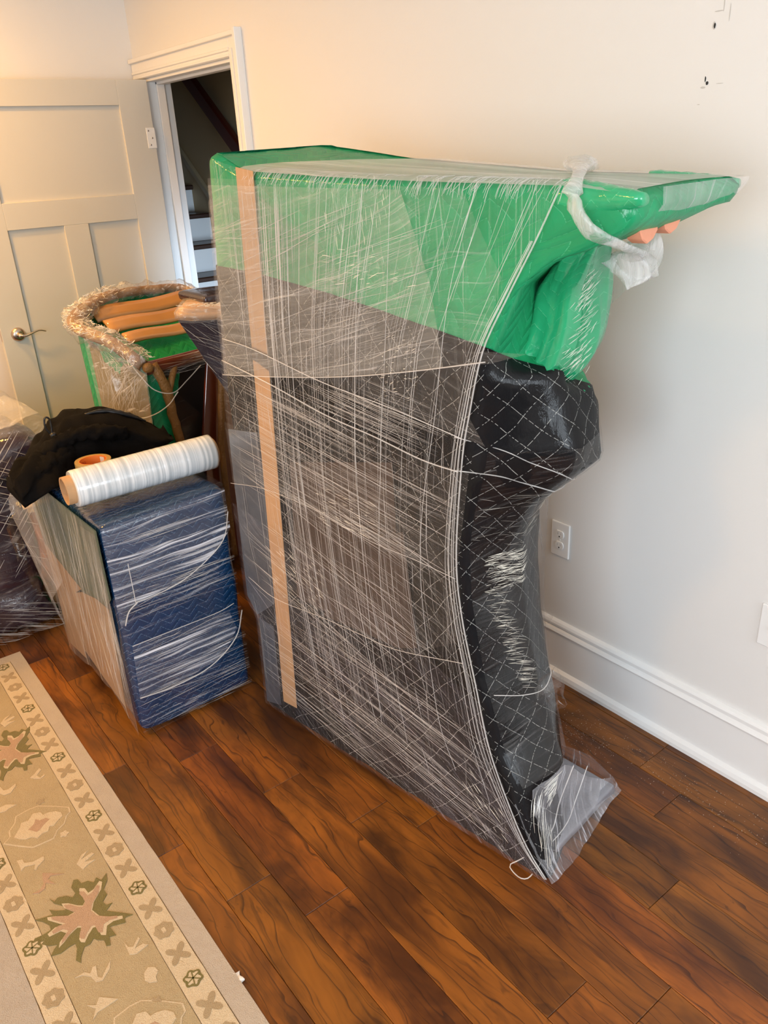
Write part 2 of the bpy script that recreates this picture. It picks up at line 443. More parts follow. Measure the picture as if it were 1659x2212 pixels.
def rounded_box(name, lo, hi, r, mat, parent=None, n=14, amp=0.0, freq=6, warp=None, seed=0):
    lo, hi = Vector(lo), Vector(hi); c = (lo + hi) / 2; h = (hi - lo) / 2
    bm = bmesh.new()
    for ax in range(3):
        for sg in (-1, 1):
            a1, a2 = (ax + 1) % 3, (ax + 2) % 3; g = []
            for i in range(n + 1):
                row = []
                for j in range(n + 1):
                    p = Vector((0, 0, 0)); p[ax] = sg * h[ax]
                    p[a1] = h[a1] * math.sin((i / n - .5) * math.pi); p[a2] = h[a2] * math.sin((j / n - .5) * math.pi)
                    q = Vector([max(-(h[k] - r), min(h[k] - r, p[k])) for k in range(3)])
                    d = p - q; p = q + (d.normalized() * r if d.length > 1e-6 else d)
                    p = p + c
                    if amp:
                        s = Vector((seed * 3.1, seed * 1.7, 0))
                        p += Vector([amp * mnoise.noise(p * freq + s + Vector((k * 9.0, 0, 0))) for k in range(3)])
                    if warp: p = Vector(warp(p))
                    row.append(bm.verts.new(p))
                g.append(row)
            for i in range(n):
                for j in range(n):
                    q = [g[i][j], g[i + 1][j], g[i + 1][j + 1], g[i][j + 1]]
                    bm.faces.new(q if sg > 0 else q[::-1])
    bmesh.ops.remove_doubles(bm, verts=bm.verts, dist=1e-4)
    me = bpy.data.meshes.new(name); bm.to_mesh(me); bm.free(); box_uv(me)
    return link(name, me, mat, parent, True)
def lathe(name, prof, mat, parent=None, n=32, axis='Z', smooth=True):
    """prof: (radius, height) list, open profile revolved"""
    v, f = [], []; k = len(prof)
    for i in range(n):
        a = 2 * math.pi * i / n
        for r, z in prof:
            v.append((r * math.cos(a), r * math.sin(a), z) if axis == 'Z' else (z, r * math.cos(a), r * math.sin(a)))
    for i in range(n):
        i2 = (i + 1) % n
        for j in range(k - 1): f.append((i * k + j, i2 * k + j, i2 * k + j + 1, i * k + j + 1))
    return pymesh(name, v, f, mat, parent, smooth)

# ================================================================== ROOM SHELL
WX = 1.785                       # inner face of the right-hand wall
X0, Y0, Y1, CH = -2.2, -2.6, 4.2, 2.6
OY0, OY1, OZ = 3.216, 4.10, 2.007  # doorway
wr = boxes('wall_right', [((WX, Y0, 0), (WX + .12, OY0, CH)), ((WX, OY0, OZ), (WX + .12, OY1, CH)), ((WX, OY1, 0), (WX + .12, Y1 + .12, CH))], M['wall']); tag(wr, kind='structure')
tag(box('wall_back', (X0 - .12, Y1, 0), (WX, Y1 + .12, CH), M['wall']), kind='structure')
LY0, LY1 = -1.9, .4                            # opening of an added left window, put in to light the right wall
tag(boxes('wall_left', [((X0 - .12, Y0, 0), (X0, LY0, CH)), ((X0 - .12, LY1, 0), (X0, Y1, CH)), ((X0 - .12, LY0, 0), (X0, LY1, .85)), ((X0 - .12, LY0, 2.25), (X0, LY1, CH))], M['wall']), kind='structure')
tag(boxes('added_window', [((X0 - .08, LY0, .85), (X0 - .03, LY0 + .05, 2.25)), ((X0 - .08, LY1 - .05, .85), (X0 - .03, LY1, 2.25)), ((X0 - .08, LY0, .85), (X0 - .03, LY1, .90)), ((X0 - .08, LY0, 2.20), (X0 - .03, LY1, 2.25)), ((X0 - .08, -.77, .85), (X0 - .03, -.73, 2.25))], M['trim']), kind='structure')
WX0, WX1, WZ0, WZ1 = .2, 1.7, .85, 2.25   # window opening in the rear wall
tag(boxes('wall_rear', [((X0 - .12, Y0 - .12, 0), (WX0, Y0, CH)), ((WX1, Y0 - .12, 0), (WX + .12, Y0, CH)), ((WX0, Y0 - .12, 0), (WX1, Y0, WZ0)), ((WX0, Y0 - .12, WZ1), (WX1, Y0, CH))], M['wall']), kind='structure')
tag(box('ceiling', (X0 - .12, Y0 - .12, CH), (WX + .12, Y1 + .12, CH + .1), M['ceiling']), kind='structure')
wf = tag(boxes('window_1', [((WX0, Y0 - .08, WZ0), (WX0 + .05, Y0 - .03, WZ1)), ((WX1 - .05, Y0 - .08, WZ0), (WX1, Y0 - .03, WZ1)), ((WX0, Y0 - .08, WZ0), (WX1, Y0 - .03, WZ0 + .05)), ((WX0, Y0 - .08, WZ1 - .05), (WX1, Y0 - .03, WZ1)), (((WX0 + WX1) / 2 - .02, Y0 - .08, WZ0), ((WX0 + WX1) / 2 + .02, Y0 - .03, WZ1))], M['trim']), kind='structure')

# floor: joint bed and every board a piece of its own
fl = tag(box('floor', (X0 - .12, Y0 - .12, -.06), (WX + .12, Y1 + .12, -.012), M['subfloor']), kind='structure')
KN = {0: {}}
PW = .125
def strip_index(x): return round((x - .611) / PW - .5)
known = {strip_index(.42): [2.0, 1.603, .95, 2.75], strip_index(.55): [2.545, 1.365, .62, 3.3], strip_index(.67): [1.9, 1.206, .35, 2.95],
         strip_index(.80): [2.5, 1.62, .52, 3.2], strip_index(.92): [1.367, .678, 2.2, 2.9], strip_index(1.05): [1.24, .556, 2.0, 2.8],
         strip_index(1.17): [.98, 1.9, .25, 3.0], strip_index(1.3): [.70, 1.55, 2.4], strip_index(1.42): [1.15, 2.05, .2], strip_index(1.55): [.86, 1.8]}
rnd = random.Random(11)
bm_gap = .00045
i0, i1 = strip_index(-.95), strip_index(WX - .02)
for si in range(i0, i1 + 1):
    xa = .611 + si * PW; xb = min(xa + PW, WX)
    js = sorted(known.get(si, []))
    if not js:
        y = -.5 + rnd.random() * .8; js = []
        while y < Y1: js.append(y); y += .5 + rnd.random() * .75
    else:
        y = js[0]
        while y > -.5: y -= .6 + rnd.random() * .4; js.insert(0, y)
        y = js[-1]
        while y < Y1 - .6: y += .55 + rnd.random() * .6; js.append(y)
    edges = [-.9] + [y for y in js if -.8 < y < Y1 - .1] + [Y1]
    for ya, yb in zip(edges, edges[1:]):
        dz = (rnd.random() - .5) * .0006
        hx, hy = (xb - xa) / 2 - bm_gap, (yb - ya) / 2 - bm_gap; b = .0014
        v = [(-hx, -hy, -.012), (hx, -hy, -.012), (hx, hy, -.012), (-hx, hy, -.012), (-hx, -hy, -b), (hx, -hy, -b), (hx, hy, -b), (-hx, hy, -b),
             (-hx + b, -hy + b, 0), (hx - b, -hy + b, 0), (hx - b, hy - b, 0), (-hx + b, hy - b, 0)]
        f = [(0, 1, 5, 4), (1, 2, 6, 5), (2, 3, 7, 6), (3, 0, 4, 7), (4, 5, 9, 8), (5, 6, 10, 9), (6, 7, 11, 10), (7, 4, 8, 11), (8, 9, 10, 11)]
        p = pymesh('plank', v, f, M['plank'], fl); p.location = ((xa + xb) / 2, (ya + yb) / 2, dz)

# baseboard along the right wall, profile extruded along y
def profile_run(name, prof, y0, y1, mat):
    v = [(x, y, z) for y in (y0, y1) for x, z in prof]; n = len(prof)
    f = [(i, i + 1, n + i + 1, n + i) for i in range(n - 1)] + [tuple(range(n)), tuple(range(2 * n - 1, n - 1, -1))]
    return pymesh(name, v, f, mat)
bx = WX
prof = [(bx, .0), (bx - .030, .0), (bx - .030, .012), (bx - .026, .024), (bx - .018, .030), (bx - .014, .032), (bx - .014, .165), (bx - .019, .168), (bx - .021, .174), (bx - .017, .181), (bx - .012, .186), (bx - .012, .190), (bx - .016, .193), (bx - .016, .200), (bx - .012, .207), (bx - .003, .211), (bx, .211)]
tag(profile_run('baseboard_right', prof, Y0, OY0 - .084, M['trim']), kind='structure')
bb = box('baseboard_back', (X0, Y1 - .015, 0), (WX, Y1, .2), M['trim'], None, .004); tag(bb, kind='structure')

# casing of the doorway
ca = empty('trim_1', (WX, OY0, 0)); tag(ca, kind='structure')
def local(o, p): return tuple(Vector(p) - Vector(o.location))
def cbox(name, a, b, mat, par, bev=.002): return box(name, local(par, a), local(par, b), mat, par, bev, 1)
cbox('casing_leg', (WX - .016, OY0 - .083, 0), (WX, OY0, OZ + .083), M['trim'], ca)
cbox('casing_band', (WX - .034, OY0 - .090, 0), (WX, OY0 - .070, OZ + .094), M['trim'], ca)
cbox('casing_bead', (WX - .021, OY0 - .030, 0), (WX - .01, OY0 - .006, OZ + .03), M['trim'], ca)
cbox('casing_head', (WX - .016, OY0 + .0005, OZ), (WX, Y1 - .005, OZ + .083), M['trim'], ca)
cbox('casing_band', (WX - .030, OY0 - .070, OZ + .070), (WX, Y1 - .005, OZ + .088), M['trim'], ca)
cbox('casing_bead', (WX - .022, OY0 - .005, OZ + .022), (WX - .01, Y1 - .01, OZ + .034), M['trim'], ca)
cbox('casing_bead', (WX - .020, OY0, OZ + .002), (WX - .01, Y1 - .01, OZ + .012), M['trim'], ca)
cbox('jamb', (WX, OY0 - .001, 0), (WX + .12, OY0 + .014, OZ), M['trim'], ca)
cbox('jamb', (WX, OY1 - .016, 0), (WX + .125, OY1 + .001, OZ), M['trim'], ca)
cbox('jamb', (WX, OY0, OZ - .014), (WX + .12, OY1, OZ + .001), M['trim'], ca)
cbox('door_stop', (WX + .045, OY1 - .03, 0), (WX + .085, OY1 - .016, OZ - .014), M['trim'], ca)
cbox('door_stop', (WX + .045, OY0 + .014, OZ - .026), (WX + .085, OY1 - .016, OZ - .014), M['trim'], ca)

# the opened door
DX0, DX1, DY = .872, 1.772, 4.05
dr = empty('door_1', (DX1, DY, 0)); tag(dr, kind='structure')
def dbox(name, a, b, mat=None, bev=.0015): return cbox(name, a, b, mat or M['door'], dr, bev)
PX = (1.003, 1.620); MX = (1.256, 1.372); ZT = (1.507, 1.893); ZL = (.25, 1.392); DT = .035
dbox('stile', (DX0, DY, .012), (PX[0], DY + DT, 2.0)); dbox('stile', (PX[1], DY, .012), (DX1, DY + DT, 2.0))
dbox('rail', (PX[0], DY, ZT[1]), (PX[1], DY + DT, 2.0)); dbox('rail', (PX[0], DY, ZL[1]), (PX[1], DY + DT, ZT[0])); dbox('rail', (PX[0], DY, .012), (PX[1], DY + DT, ZL[0]))
dbox('mullion', (MX[0], DY, ZL[0]), (MX[1], DY + DT, ZL[1]))
for a, b in (((PX[0], ZT[0]), (PX[1], ZT[1])), ((PX[0], ZL[0]), (MX[0], ZL[1])), ((MX[1], ZL[0]), (PX[1], ZL[1]))):
    cbox('panel', (a[0], DY + .012, a[1]), (b[0], DY + .024, b[1]), M['door'], dr, 0)
for hz in (1.75, 1.0, .25):
    h = cbox('hinge', (DX1 - .040, DY - .0025, hz - .045), (DX1 + .004, DY, hz + .045), M['plate'], dr, .001)
    h2 = []
    for k, (sx, sz) in enumerate(((-.030, .032), (-.014, 0), (-.026, -.030))):
        s = lathe('screw', [(0, .001), (.0035, .001), (.0042, 0)], M['nickel'], h, 12); s.rotation_euler = (math.pi / 2, 0, 0)
        s.location = local(dr, (DX1 + sx, DY - .0026, hz + sz))
kn = cbox('hinge_knuckle', (DX1 + .001, DY - .010, .955), (DX1 + .011, DY + .0, 1.045), M['nickel'], dr, .003)
rose = lathe('lever_rose', [(0, .016), (.020, .016), (.028, .011), (.032, .004), (.033, 0)], M['nickel'], dr, 32)
rose.rotation_euler = (math.pi / 2, 0, 0); rose.location = local(dr, (.945, DY, .935))
neck = lathe('lever_neck', [(0, .05), (.009, .05), (.011, .045), (.009, .03), (.012, .016)], M['nickel'], dr, 20)
neck.rotation_euler = (math.pi / 2, 0, 0); neck.location = local(dr, (.945, DY, .935))
lv = smoothline([(.945, DY - .045, .935), (.970, DY - .05, .933), (1.0, DY - .05, .941), (1.03, DY - .048, .947), (1.06, DY - .044, .938)], 18)
tube('lever', [Vector(local(dr, p)) for p in lv], lambda t: .0085 * (1 - .55 * t), M['nickel'], dr, 12, .7)
cbox('latch_plate', (DX0 - .001, DY + .006, .91), (DX0 + .001, DY + .030, .965), M['nickel'], dr, 0)

# wall plates and wall damage
def outlet(yc, zc, label, duplex=True):
    t = empty('wall_outlet' if duplex else 'wall_jack', (WX, yc, zc)); tag(t, label, 'outlet', None)
    boxes('cover_plate', [((-.006, -.036, -.059), (0, .036, .059))], M['plate'], t, .003, 2)
    if duplex:
        for sz in (-.019, .019):
            v = []
            pts = [(.0165 * math.cos(a), max(-.0125, min(.0125, .0165 * math.sin(a)))) for a in [2 * math.pi * k / 28 for k in range(28)]]
            r = prism('receptacle', pts, lambda a, b: (-.006, a, b + sz), (-.003, 0, 0), M['plate'], t, .0006)
            for sl in (-.006, .006): box('slot', (-.0095, sl - .0009, sz - .001), (-.0089, sl + .0009, sz + .007), M['scuff'], r)
            g_ = lathe('ground_hole', [(0, .0004), (.0024, .0004), (.0026, 0)], M['hole'], r, 12); g_.rotation_euler = (0, -math.pi / 2, 0); g_.location = (-.0091, 0, sz - .007)
        s = lathe('screw', [(0, .0014), (.0025, .001), (.003, 0)], M['plate'], t, 14); s.rotation_euler = (0, -math.pi / 2, 0); s.location = (-.006, 0, 0)
    else:
        j = lathe('coax_jack', [(0, .010), (.004, .010), (.0045, .002), (.007, .002), (.007, 0)], M['nickel'], t, 18); j.rotation_euler = (0, -math.pi / 2, 0); j.location = (-.006, 0, 0)
        for sz in (-.042, .042):
            s = lathe('screw', [(0, .0014), (.0025, .001), (.003, 0)], M['plate'], t, 14); s.rotation_euler = (0, -math.pi / 2, 0); s.location = (-.006, 0, sz)
    return t
outlet(1.458, .502, 'white duplex electrical outlet on wall just right of wrapped furniture', True)
outlet(.770, .500, 'white jack plate with metal connector, half in view on right wall edge', False)
def wall_blob(name, y, z, ry, rz, mat, seed, th=.0012):
    pts = []
    for k in range(14):
        a = 2 * math.pi * k / 14; q = 1 + .35 * mnoise.noise(Vector((math.cos(a) * 1.3 + seed, math.sin(a) * 1.3, seed)))
        pts.append((y + ry * q * math.cos(a), z + rz * q * math.sin(a)))
    return prism(name, pts, lambda a, b: (WX - th, a, b), (th, 0, 0), mat, wr)
wall_blob('screw_hole', 1.113, 1.849, .0042, .007, M['scuff'], 1); wall_blob('screw_hole', 1.1115, 1.849, .0022, .005, M['hole'], 2, .0016)
wall_blob('screw_hole', 1.116, 1.741, .003, .0035, M['hole'], 3, .0016); wall_blob('screw_hole', 1.121, 1.749, .0014, .005, M['hole'], 4)
wall_blob('scuff_mark', 1.125, 1.733, .006, .002, M['scuff'], 5, .0005); wall_blob('scuff_mark', 1.095, 1.885, .0012, .012, M['scuff'], 6, .0004)
wall_blob('scuff_mark', 1.105, 1.875, .011, .0012, M['scuff'], 7, .0004); wall_blob('scuff_mark', 1.080, 1.870, .0012, .017, M['scuff'], 8, .0004)
wall_blob('scuff_mark', 1.132, 1.70, .003, .0008, M['scuff'], 9, .0004); wall_blob('scuff_mark', 1.085, 1.738, .009, .0007, M['scuff'], 10, .0004)

# ------------------------------------------------------------------ stairwell behind the doorway
SX0, SX1 = WX + .12, 2.80
tag(boxes('wall_stairwell', [((SX1, 2.6, -.06), (SX1 + .1, 7.6, 4.2)), ((SX0, 7.5, -.06), (SX1, 7.6, 4.2)), ((SX0, 2.6, -.06), (SX1, 2.7, 4.2)), ((SX0 - .12, Y1 + .12, -.06), (SX0, 7.6, 4.2)), ((SX0 - .0, 2.6, CH), (SX0 + .02, Y1 + .12, 4.2))], M['stairwall']), kind='structure')
tag(box('ceiling_stairwell', (SX0 - .12, 2.6, 4.2), (SX1 + .1, 7.6, 4.3), M['stairwall']), kind='structure')
tag(box('floor_stairwell', (SX0 - .12, 2.6, -.1), (SX1, 7.5, -.012), M['treadwood']), kind='structure')
st = empty('staircase', (SX0, 4.15, 0)); tag(st, kind='structure'); st.name = 'staircase'  # staircase: treads, risers, skirt and handrail
RISE, RUN = .185, .24
for k in range(1, 13):
    yk = 4.15 + RUN * (k - 1); zk = RISE * k
    cbox('tread', (SX0 + .002, yk - .004, zk - .032), (SX1 - .002, yk + RUN + .02, zk), M['treadwood'], st, .008)
    cbox('riser', (SX0 + .002, yk + .022, zk - RISE + .001), (SX1 - .002, yk + .036, zk - .033), M['trim'], st, 0)
def sk(y, off): return 4.15 + y * 0, 0
ya, yb = 3.95, 7.3
line = lambda y: RISE + (y - 4.15) * RISE / RUN
prism('skirt_board', [(ya, line(ya) - .3), (yb, line(yb) - .3), (yb, line(yb) + .10), (ya, line(ya) + .10)], lambda a, b: (SX1 - .014 - SX0, a - 4.15, b), (.013, 0, 0), M['stairwall'], st)
prism('skirt_cap', [(ya, line(ya) + .10), (yb, line(yb) + .10), (yb, line(yb) + .155), (ya, line(ya) + .155)], lambda a, b: (SX1 - .030 - SX0, a - 4.15, b), (.029, 0, 0), M['skirt'], st, .003)
prism('handrail', [(ya, line(ya) + .80), (yb, line(yb) + .80), (yb, line(yb) + .93), (ya, line(ya) + .93)], lambda a, b: (SX1 - .09 - SX0, a - 4.15, b), (.05, 0, 0), M['railwood'], st, .012)

# ------------------------------------------------------------------ recessed ceiling lamps (above the frame)
for i, (lx, ly, pw, spr, dia) in enumerate(CAN_POS):
    t = empty('ceiling_light', (lx, ly, CH)); tag(t, ['recessed ceiling downlight nearest the opened door', 'recessed ceiling downlight near the far left corner', 'recessed ceiling downlight over the rug'][i], 'light', 'recessed downlights')
    lathe('trim_ring', [(.055, -.002), (.075, -.006), (.085, 0)], M['trim'], t, 32)
    mt, nt, out = new_mat('lamp_lens_%d' % i); em = nt.nodes.new('ShaderNodeEmission'); em.inputs[0].default_value = (*WARM, 1); em.inputs[1].default_value = 6 if pw else 0.0
    nt.links.new(em.outputs[0], out.inputs[0])
    lathe('lamp_lens', [(0, -.003), (.055, -.003)], mt, t, 32)
    if pw:
        a_ = area('ceiling_lamp', (lx, ly, CH - .012), (lx, ly, 0), dia, dia, pw, WARM, 'DISK'); a_.data.spread = math.radians(spr)

# ================================================================== RUG
rug = empty('area_rug', (.41, 2.845, 0)); tag(rug, 'beige and gold hand-tufted floral rug on the floor at lower left', 'rug')
RT = .011
def rl(a, b, z=RT): return (a - .41, b - 2.845, z)
# strips, from edge inward; x to the left, y toward the camera
def ring_strip(name, d0, d1, mat, z):
    xo, xi, yo, yi = .41 - d0, .41 - d1, 2.845 - d0, 2.845 - d1
    YE, XE = .2, -1.7
    # L-shaped band with a wavy outline
    out, inn = [], []
    def wob(k, s): return .0012 * mnoise.noise(Vector((k * 9, s, 0)))
    o_pts = [(xo, YE + (yo - YE) * t / 60) for t in range(61)] + [(xo + (XE - xo) * t / 60, yo) for t in range(1, 61)]
    i_pts = [(xi, YE + (yi - YE) * t / 60) for t in range(61)] + [(xi + (XE - xi) * t / 60, yi) for t in range(1, 61)]
    P = [[rl(a + wob(b * 3, 1), b + wob(a * 3, 2), z) for a, b in o_pts], [rl(a + wob(b * 3, 3), b + wob(a * 3, 4), z) for a, b in i_pts]]
    lo = [[(x, y, .0) for x, y, zz in P[0]], P[0]]
    n = len(o_pts); v = [p for p in lo[0]] + [p for p in P[0]] + [p for p in P[1]] + [(x, y, 0.0) for x, y, zz in P[1]]
    f = []
    for r in range(3):
        for i in range(n - 1): f.append((r * n + i, r * n + i + 1, (r + 1) * n + i + 1, (r + 1) * n + i))
    return pymesh(name, v, f, mat, rug)
ring_strip('outer_border', 0, .0462, M['rug_beige'], RT - .0015)
ring_strip('border_band', .0482, .1085, M['rug_cream'], RT)
ring_strip('field', .1098, .3035, M['rug_gold'], RT - .001)
ring_strip('border_band', .3048, .3620, M['rug_cream'], RT)
box('centre_field', rl(-1.7, .2, 0), rl(.41 - .3635, 2.845 - .3635, RT - .001), M['rug_grey'], rug)
box('rug_backing', rl(-1.7, .2, .0), rl(.409, 2.844, RT - .006), M['rug_tan'], rug)
def motif(name, pts, mat, z0=RT - .001, h=.0016):
    tri = mgeo.tessellate_polygon([[Vector((a, b, 0)) for a, b in pts]]); n = len(pts)
    v = [rl(a, b, z0 + h) for a, b in pts] + [rl(a, b, z0) for a, b in pts]
    f = []
    for t in tri:
        a, b, c = (Vector(v[i]) for i in t); f.append(tuple(t) if (b - a).cross(c - a).z > 0 else tuple(reversed(t)))
    area2 = sum(pts[i][0] * pts[(i + 1) % n][1] - pts[(i + 1) % n][0] * pts[i][1] for i in range(n))
    for i in range(n):
        j = (i + 1) % n; q = (i, n + i, n + j, j); f.append(q if area2 > 0 else q[::-1])
    return pymesh(name, v, f, mat, rug)
def petals(cx, cy, r, n, depth, ph=0, ax=1.0, ay=1.0, k=40):
    return [(cx + ax * r * (1 - depth * (.5 + .5 * math.cos(n * a + ph))) * math.cos(a), cy + ay * r * (1 - depth * (.5 + .5 * math.cos(n * a + ph))) * math.sin(a)) for a in [2 * math.pi * j / k for j in range(k)]]
def stripe_motifs(xc, s, ya, yb, horizontal=False):
    y = 2.774; i = 0
    def P(pts): return [(2.774 + .332 - b - 0, 0) for a, b in pts]
    while True:
        yy = 2.774 - .1548 * i
        if yy < yb: break
        def put(name, pts, mat, z0=RT, h=.0012):
            motif(name, pts, mat, z0, h)
        if i % 2 == 0:
            put('rosette_outline', petals(xc, yy, .0225 * s, 6, .18), M['rug_green'])
            put('rosette', petals(xc, yy, .0175 * s, 6, .30, 0), M['rug_cream'], RT + .0012, .0006)
            for q in range(3):
                a = q * math.pi / 3 + .3; c, d = math.cos(a), math.sin(a); L_ = .017 * s; w_ = .0014
                put('rosette_line', [(xc - c * L_ - d * w_, yy - d * L_ + c * w_), (xc + c * L_ - d * w_, yy + d * L_ + c * w_), (xc + c * L_ + d * w_, yy + d * L_ - c * w_), (xc - c * L_ + d * w_, yy - d * L_ - c * w_)], M['rug_green'], RT + .0018, .0004)
        else:
            put('blossom', petals(xc, yy, .0255 * s, 7, .16, 1, .95, .95), M['rug_tan'])
            put('blossom_heart', petals(xc, yy, .008, 4, .3, 0, .7, 1.2, 16), M['rug_cream'], RT + .0012, .0006)
        ym = yy - .0774
        if ym > yb:
            put('cross_leaf', petals(xc, ym, .034 * s, 4, .68, 0, .85, .95), M['rug_tan'], RT, .0009)
            # rotate by 45 degrees through the phase of the petals
        i += 1
stripe_motifs(.332, 1.0, 0, .75)
stripe_motifs(.078, 1.0, 0, .95)
PAL_OUT = [(0.151, 1.649), (0.158, 1.631), (0.168, 1.638), (0.186, 1.629), (0.197, 1.614), (0.206, 1.622), (0.204, 1.646), (0.216, 1.665), (0.225, 1.66), (0.228, 1.642), (0.243, 1.639), (0.253, 1.624), (0.263, 1.635), (0.27, 1.619), (0.288, 1.631), (0.282, 1.609), (0.265, 1.587), (0.266, 1.567), (0.25, 1.553), (0.253, 1.538), (0.267, 1.535), (0.247, 1.522), (0.259, 1.509), (0.282, 1.483), (0.293, 1.47), (0.274, 1.474), (0.271, 1.46), (0.251, 1.468), (0.237, 1.474), (0.241, 1.442), (0.227, 1.448), (0.221, 1.425), (0.213, 1.429), (0.214, 1.448), (0.203, 1.457), (0.197, 1.468), (0.185, 1.458), (0.173, 1.46), (0.158, 1.44), (0.153, 1.425), (0.146, 1.439), (0.158, 1.467), (0.159, 1.483), (0.146, 1.483), (0.125, 1.479), (0.105, 1.487), (0.116, 1.499), (0.127, 1.507), (0.11, 1.516), (0.098, 1.532), (0.105, 1.537), (0.081, 1.544), (0.09, 1.558), (0.107, 1.555), (0.126, 1.556), (0.128, 1.572), (0.118, 1.592), (0.105, 1.609), (0.132, 1.599), (0.143, 1.595), (0.141, 1.615), (0.154, 1.601), (0.172, 1.588), (0.17, 1.606), (0.156, 1.626)]
PAL_IN = [(0.217, 1.622), (0.226, 1.614), (0.228, 1.596), (0.241, 1.598), (0.259, 1.612), (0.263, 1.605), (0.254, 1.587), (0.229, 1.564), (0.219, 1.546), (0.226, 1.521), (0.247, 1.5), (0.265, 1.488), (0.263, 1.481), (0.245, 1.488), (0.23, 1.486), (0.22, 1.465), (0.212, 1.472), (0.212, 1.498), (0.205, 1.501), (0.191, 1.49), (0.179, 1.477), (0.173, 1.483), (0.172, 1.492), (0.186, 1.517), (0.179, 1.523), (0.16, 1.516), (0.145, 1.506), (0.132, 1.5), (0.138, 1.512), (0.156, 1.525), (0.148, 1.538), (0.125, 1.54), (0.124, 1.549), (0.142, 1.555), (0.159, 1.548), (0.135, 1.584), (0.136, 1.592), (0.151, 1.583), (0.173, 1.566), (0.187, 1.566), (0.173, 1.591), (0.172, 1.607), (0.184, 1.598), (0.198, 1.579), (0.207, 1.571), (0.217, 1.581), (0.217, 1.6), (0.214, 1.615)]
def scale_poly(P, s, dx=0, dy=0):
    cx = sum(p[0] for p in P) / len(P); cy_ = sum(p[1] for p in P) / len(P)
    return [(cx + (a - cx) * s + dx, cy_ + (b - cy_) * s + dy) for a, b in P]
for dx, dy in ((0, 0), (.022, .735), (.0, -.735)):
    motif('palmette_leaf', scale_poly(PAL_OUT, 1.0, dx, dy), M['rug_green'], RT - .001, .0016)
    motif('palmette_outline', scale_poly(PAL_IN, 1.10, dx, dy), M['rug_cream'], RT + .0005, .0006)
    motif('palmette_heart', scale_poly(PAL_IN, .96, dx, dy), M['rug_rose'], RT + .0010, .0008)
MED_O = [(0.109, 1.907), (0.129, 1.92), (0.133, 1.944), (0.153, 1.964), (0.163, 1.989), (0.199, 1.993), (0.224, 1.989), (0.262, 1.955), (0.291, 1.924), (0.288, 1.904), (0.276, 1.897), (0.261, 1.871), (0.238, 1.859), (0.221, 1.836), (0.194, 1.838), (0.168, 1.841), (0.14, 1.87)]
MED = [(0.139, 1.91), (0.161, 1.936), (0.169, 1.951), (0.186, 1.947), (0.204, 1.965), (0.221, 1.957), (0.225, 1.941), (0.238, 1.941), (0.255, 1.933), (0.266, 1.917), (0.265, 1.902), (0.249, 1.893), (0.236, 1.882), (0.225, 1.887), (0.217, 1.872), (0.202, 1.874), (0.187, 1.865), (0.176, 1.88), (0.162, 1.882), (0.149, 1.893)]
MED_C = [(0.176, 1.912), (0.195, 1.923), (0.203, 1.939), (0.211, 1.926), (0.227, 1.924), (0.233, 1.913), (0.214, 1.902), (0.201, 1.891), (0.191, 1.889), (0.185, 1.899)]
for dy in (0, .735, -.735):
    motif('medallion_outline', scale_poly(MED_O, 1.0, 0, dy), M['rug_cream'], RT - .001, .0010)
    motif('medallion_ground', scale_poly(MED_O, .95, 0, dy), M['rug_gold'], RT, .0005)
    motif('medallion', scale_poly(MED, 1.0, 0, dy), M['rug_cream'], RT + .0005, .0012)
    motif('medallion_heart', scale_poly(MED_C, 1.0, 0, dy), M['rug_rose'], RT + .0017, .0005)
SPR = [[(0.122, 1.825), (0.135, 1.819), (0.135, 1.804), (0.154, 1.793), (0.181, 1.794), (0.179, 1.781), (0.159, 1.769), (0.153, 1.76), (0.149, 1.765), (0.156, 1.781), (0.133, 1.791), (0.121, 1.782), (0.123, 1.799)],
 [(0.162, 1.74), (0.204, 1.701), (0.175, 1.717), (0.167, 1.71), (0.177, 1.683), (0.159, 1.703), (0.152, 1.686), (0.136, 1.682), (0.123, 1.691), (0.141, 1.691), (0.154, 1.703), (0.157, 1.723)],
 [(0.239, 1.71), (0.259, 1.732), (0.278, 1.736), (0.253, 1.717), (0.283, 1.722), (0.286, 1.714), (0.258, 1.704), (0.282, 1.693), (0.262, 1.69), (0.251, 1.685), (0.246, 1.68), (0.243, 1.697)],
 [(0.24, 2.12), (0.254, 2.127), (0.273, 2.144), (0.277, 2.134), (0.258, 2.117), (0.263, 2.1), (0.277, 2.107), (0.277, 2.101), (0.262, 2.095), (0.248, 2.107)],
 [(0.16, 2.146), (0.165, 2.117), (0.177, 2.113), (0.2, 2.124), (0.198, 2.113), (0.178, 2.093), (0.16, 2.097), (0.152, 2.116)],
 [(0.136, 2.053), (0.155, 2.054), (0.178, 2.034), (0.159, 2.033), (0.145, 2.028), (0.131, 2.034)],
 [(0.13, 1.398), (0.151, 1.398), (0.16, 1.386), (0.17, 1.398), (0.177, 1.397), (0.17, 1.367), (0.177, 1.359), (0.192, 1.374), (0.207, 1.388), (0.198, 1.369), (0.176, 1.352), (0.163, 1.358), (0.159, 1.377), (0.145, 1.393)],
 [(0.248, 1.413), (0.251, 1.394), (0.26, 1.387), (0.279, 1.404), (0.28, 1.397), (0.261, 1.38), (0.281, 1.38), (0.289, 1.37), (0.259, 1.365), (0.246, 1.373)],
 [(0.129, 1.318), (0.144, 1.305), (0.156, 1.319), (0.186, 1.289), (0.164, 1.288), (0.142, 1.288), (0.127, 1.277), (0.141, 1.298)],
 [(0.253, 1.308), (0.266, 1.317), (0.278, 1.307), (0.28, 1.294), (0.27, 1.283), (0.268, 1.271), (0.254, 1.279), (0.248, 1.291)]]
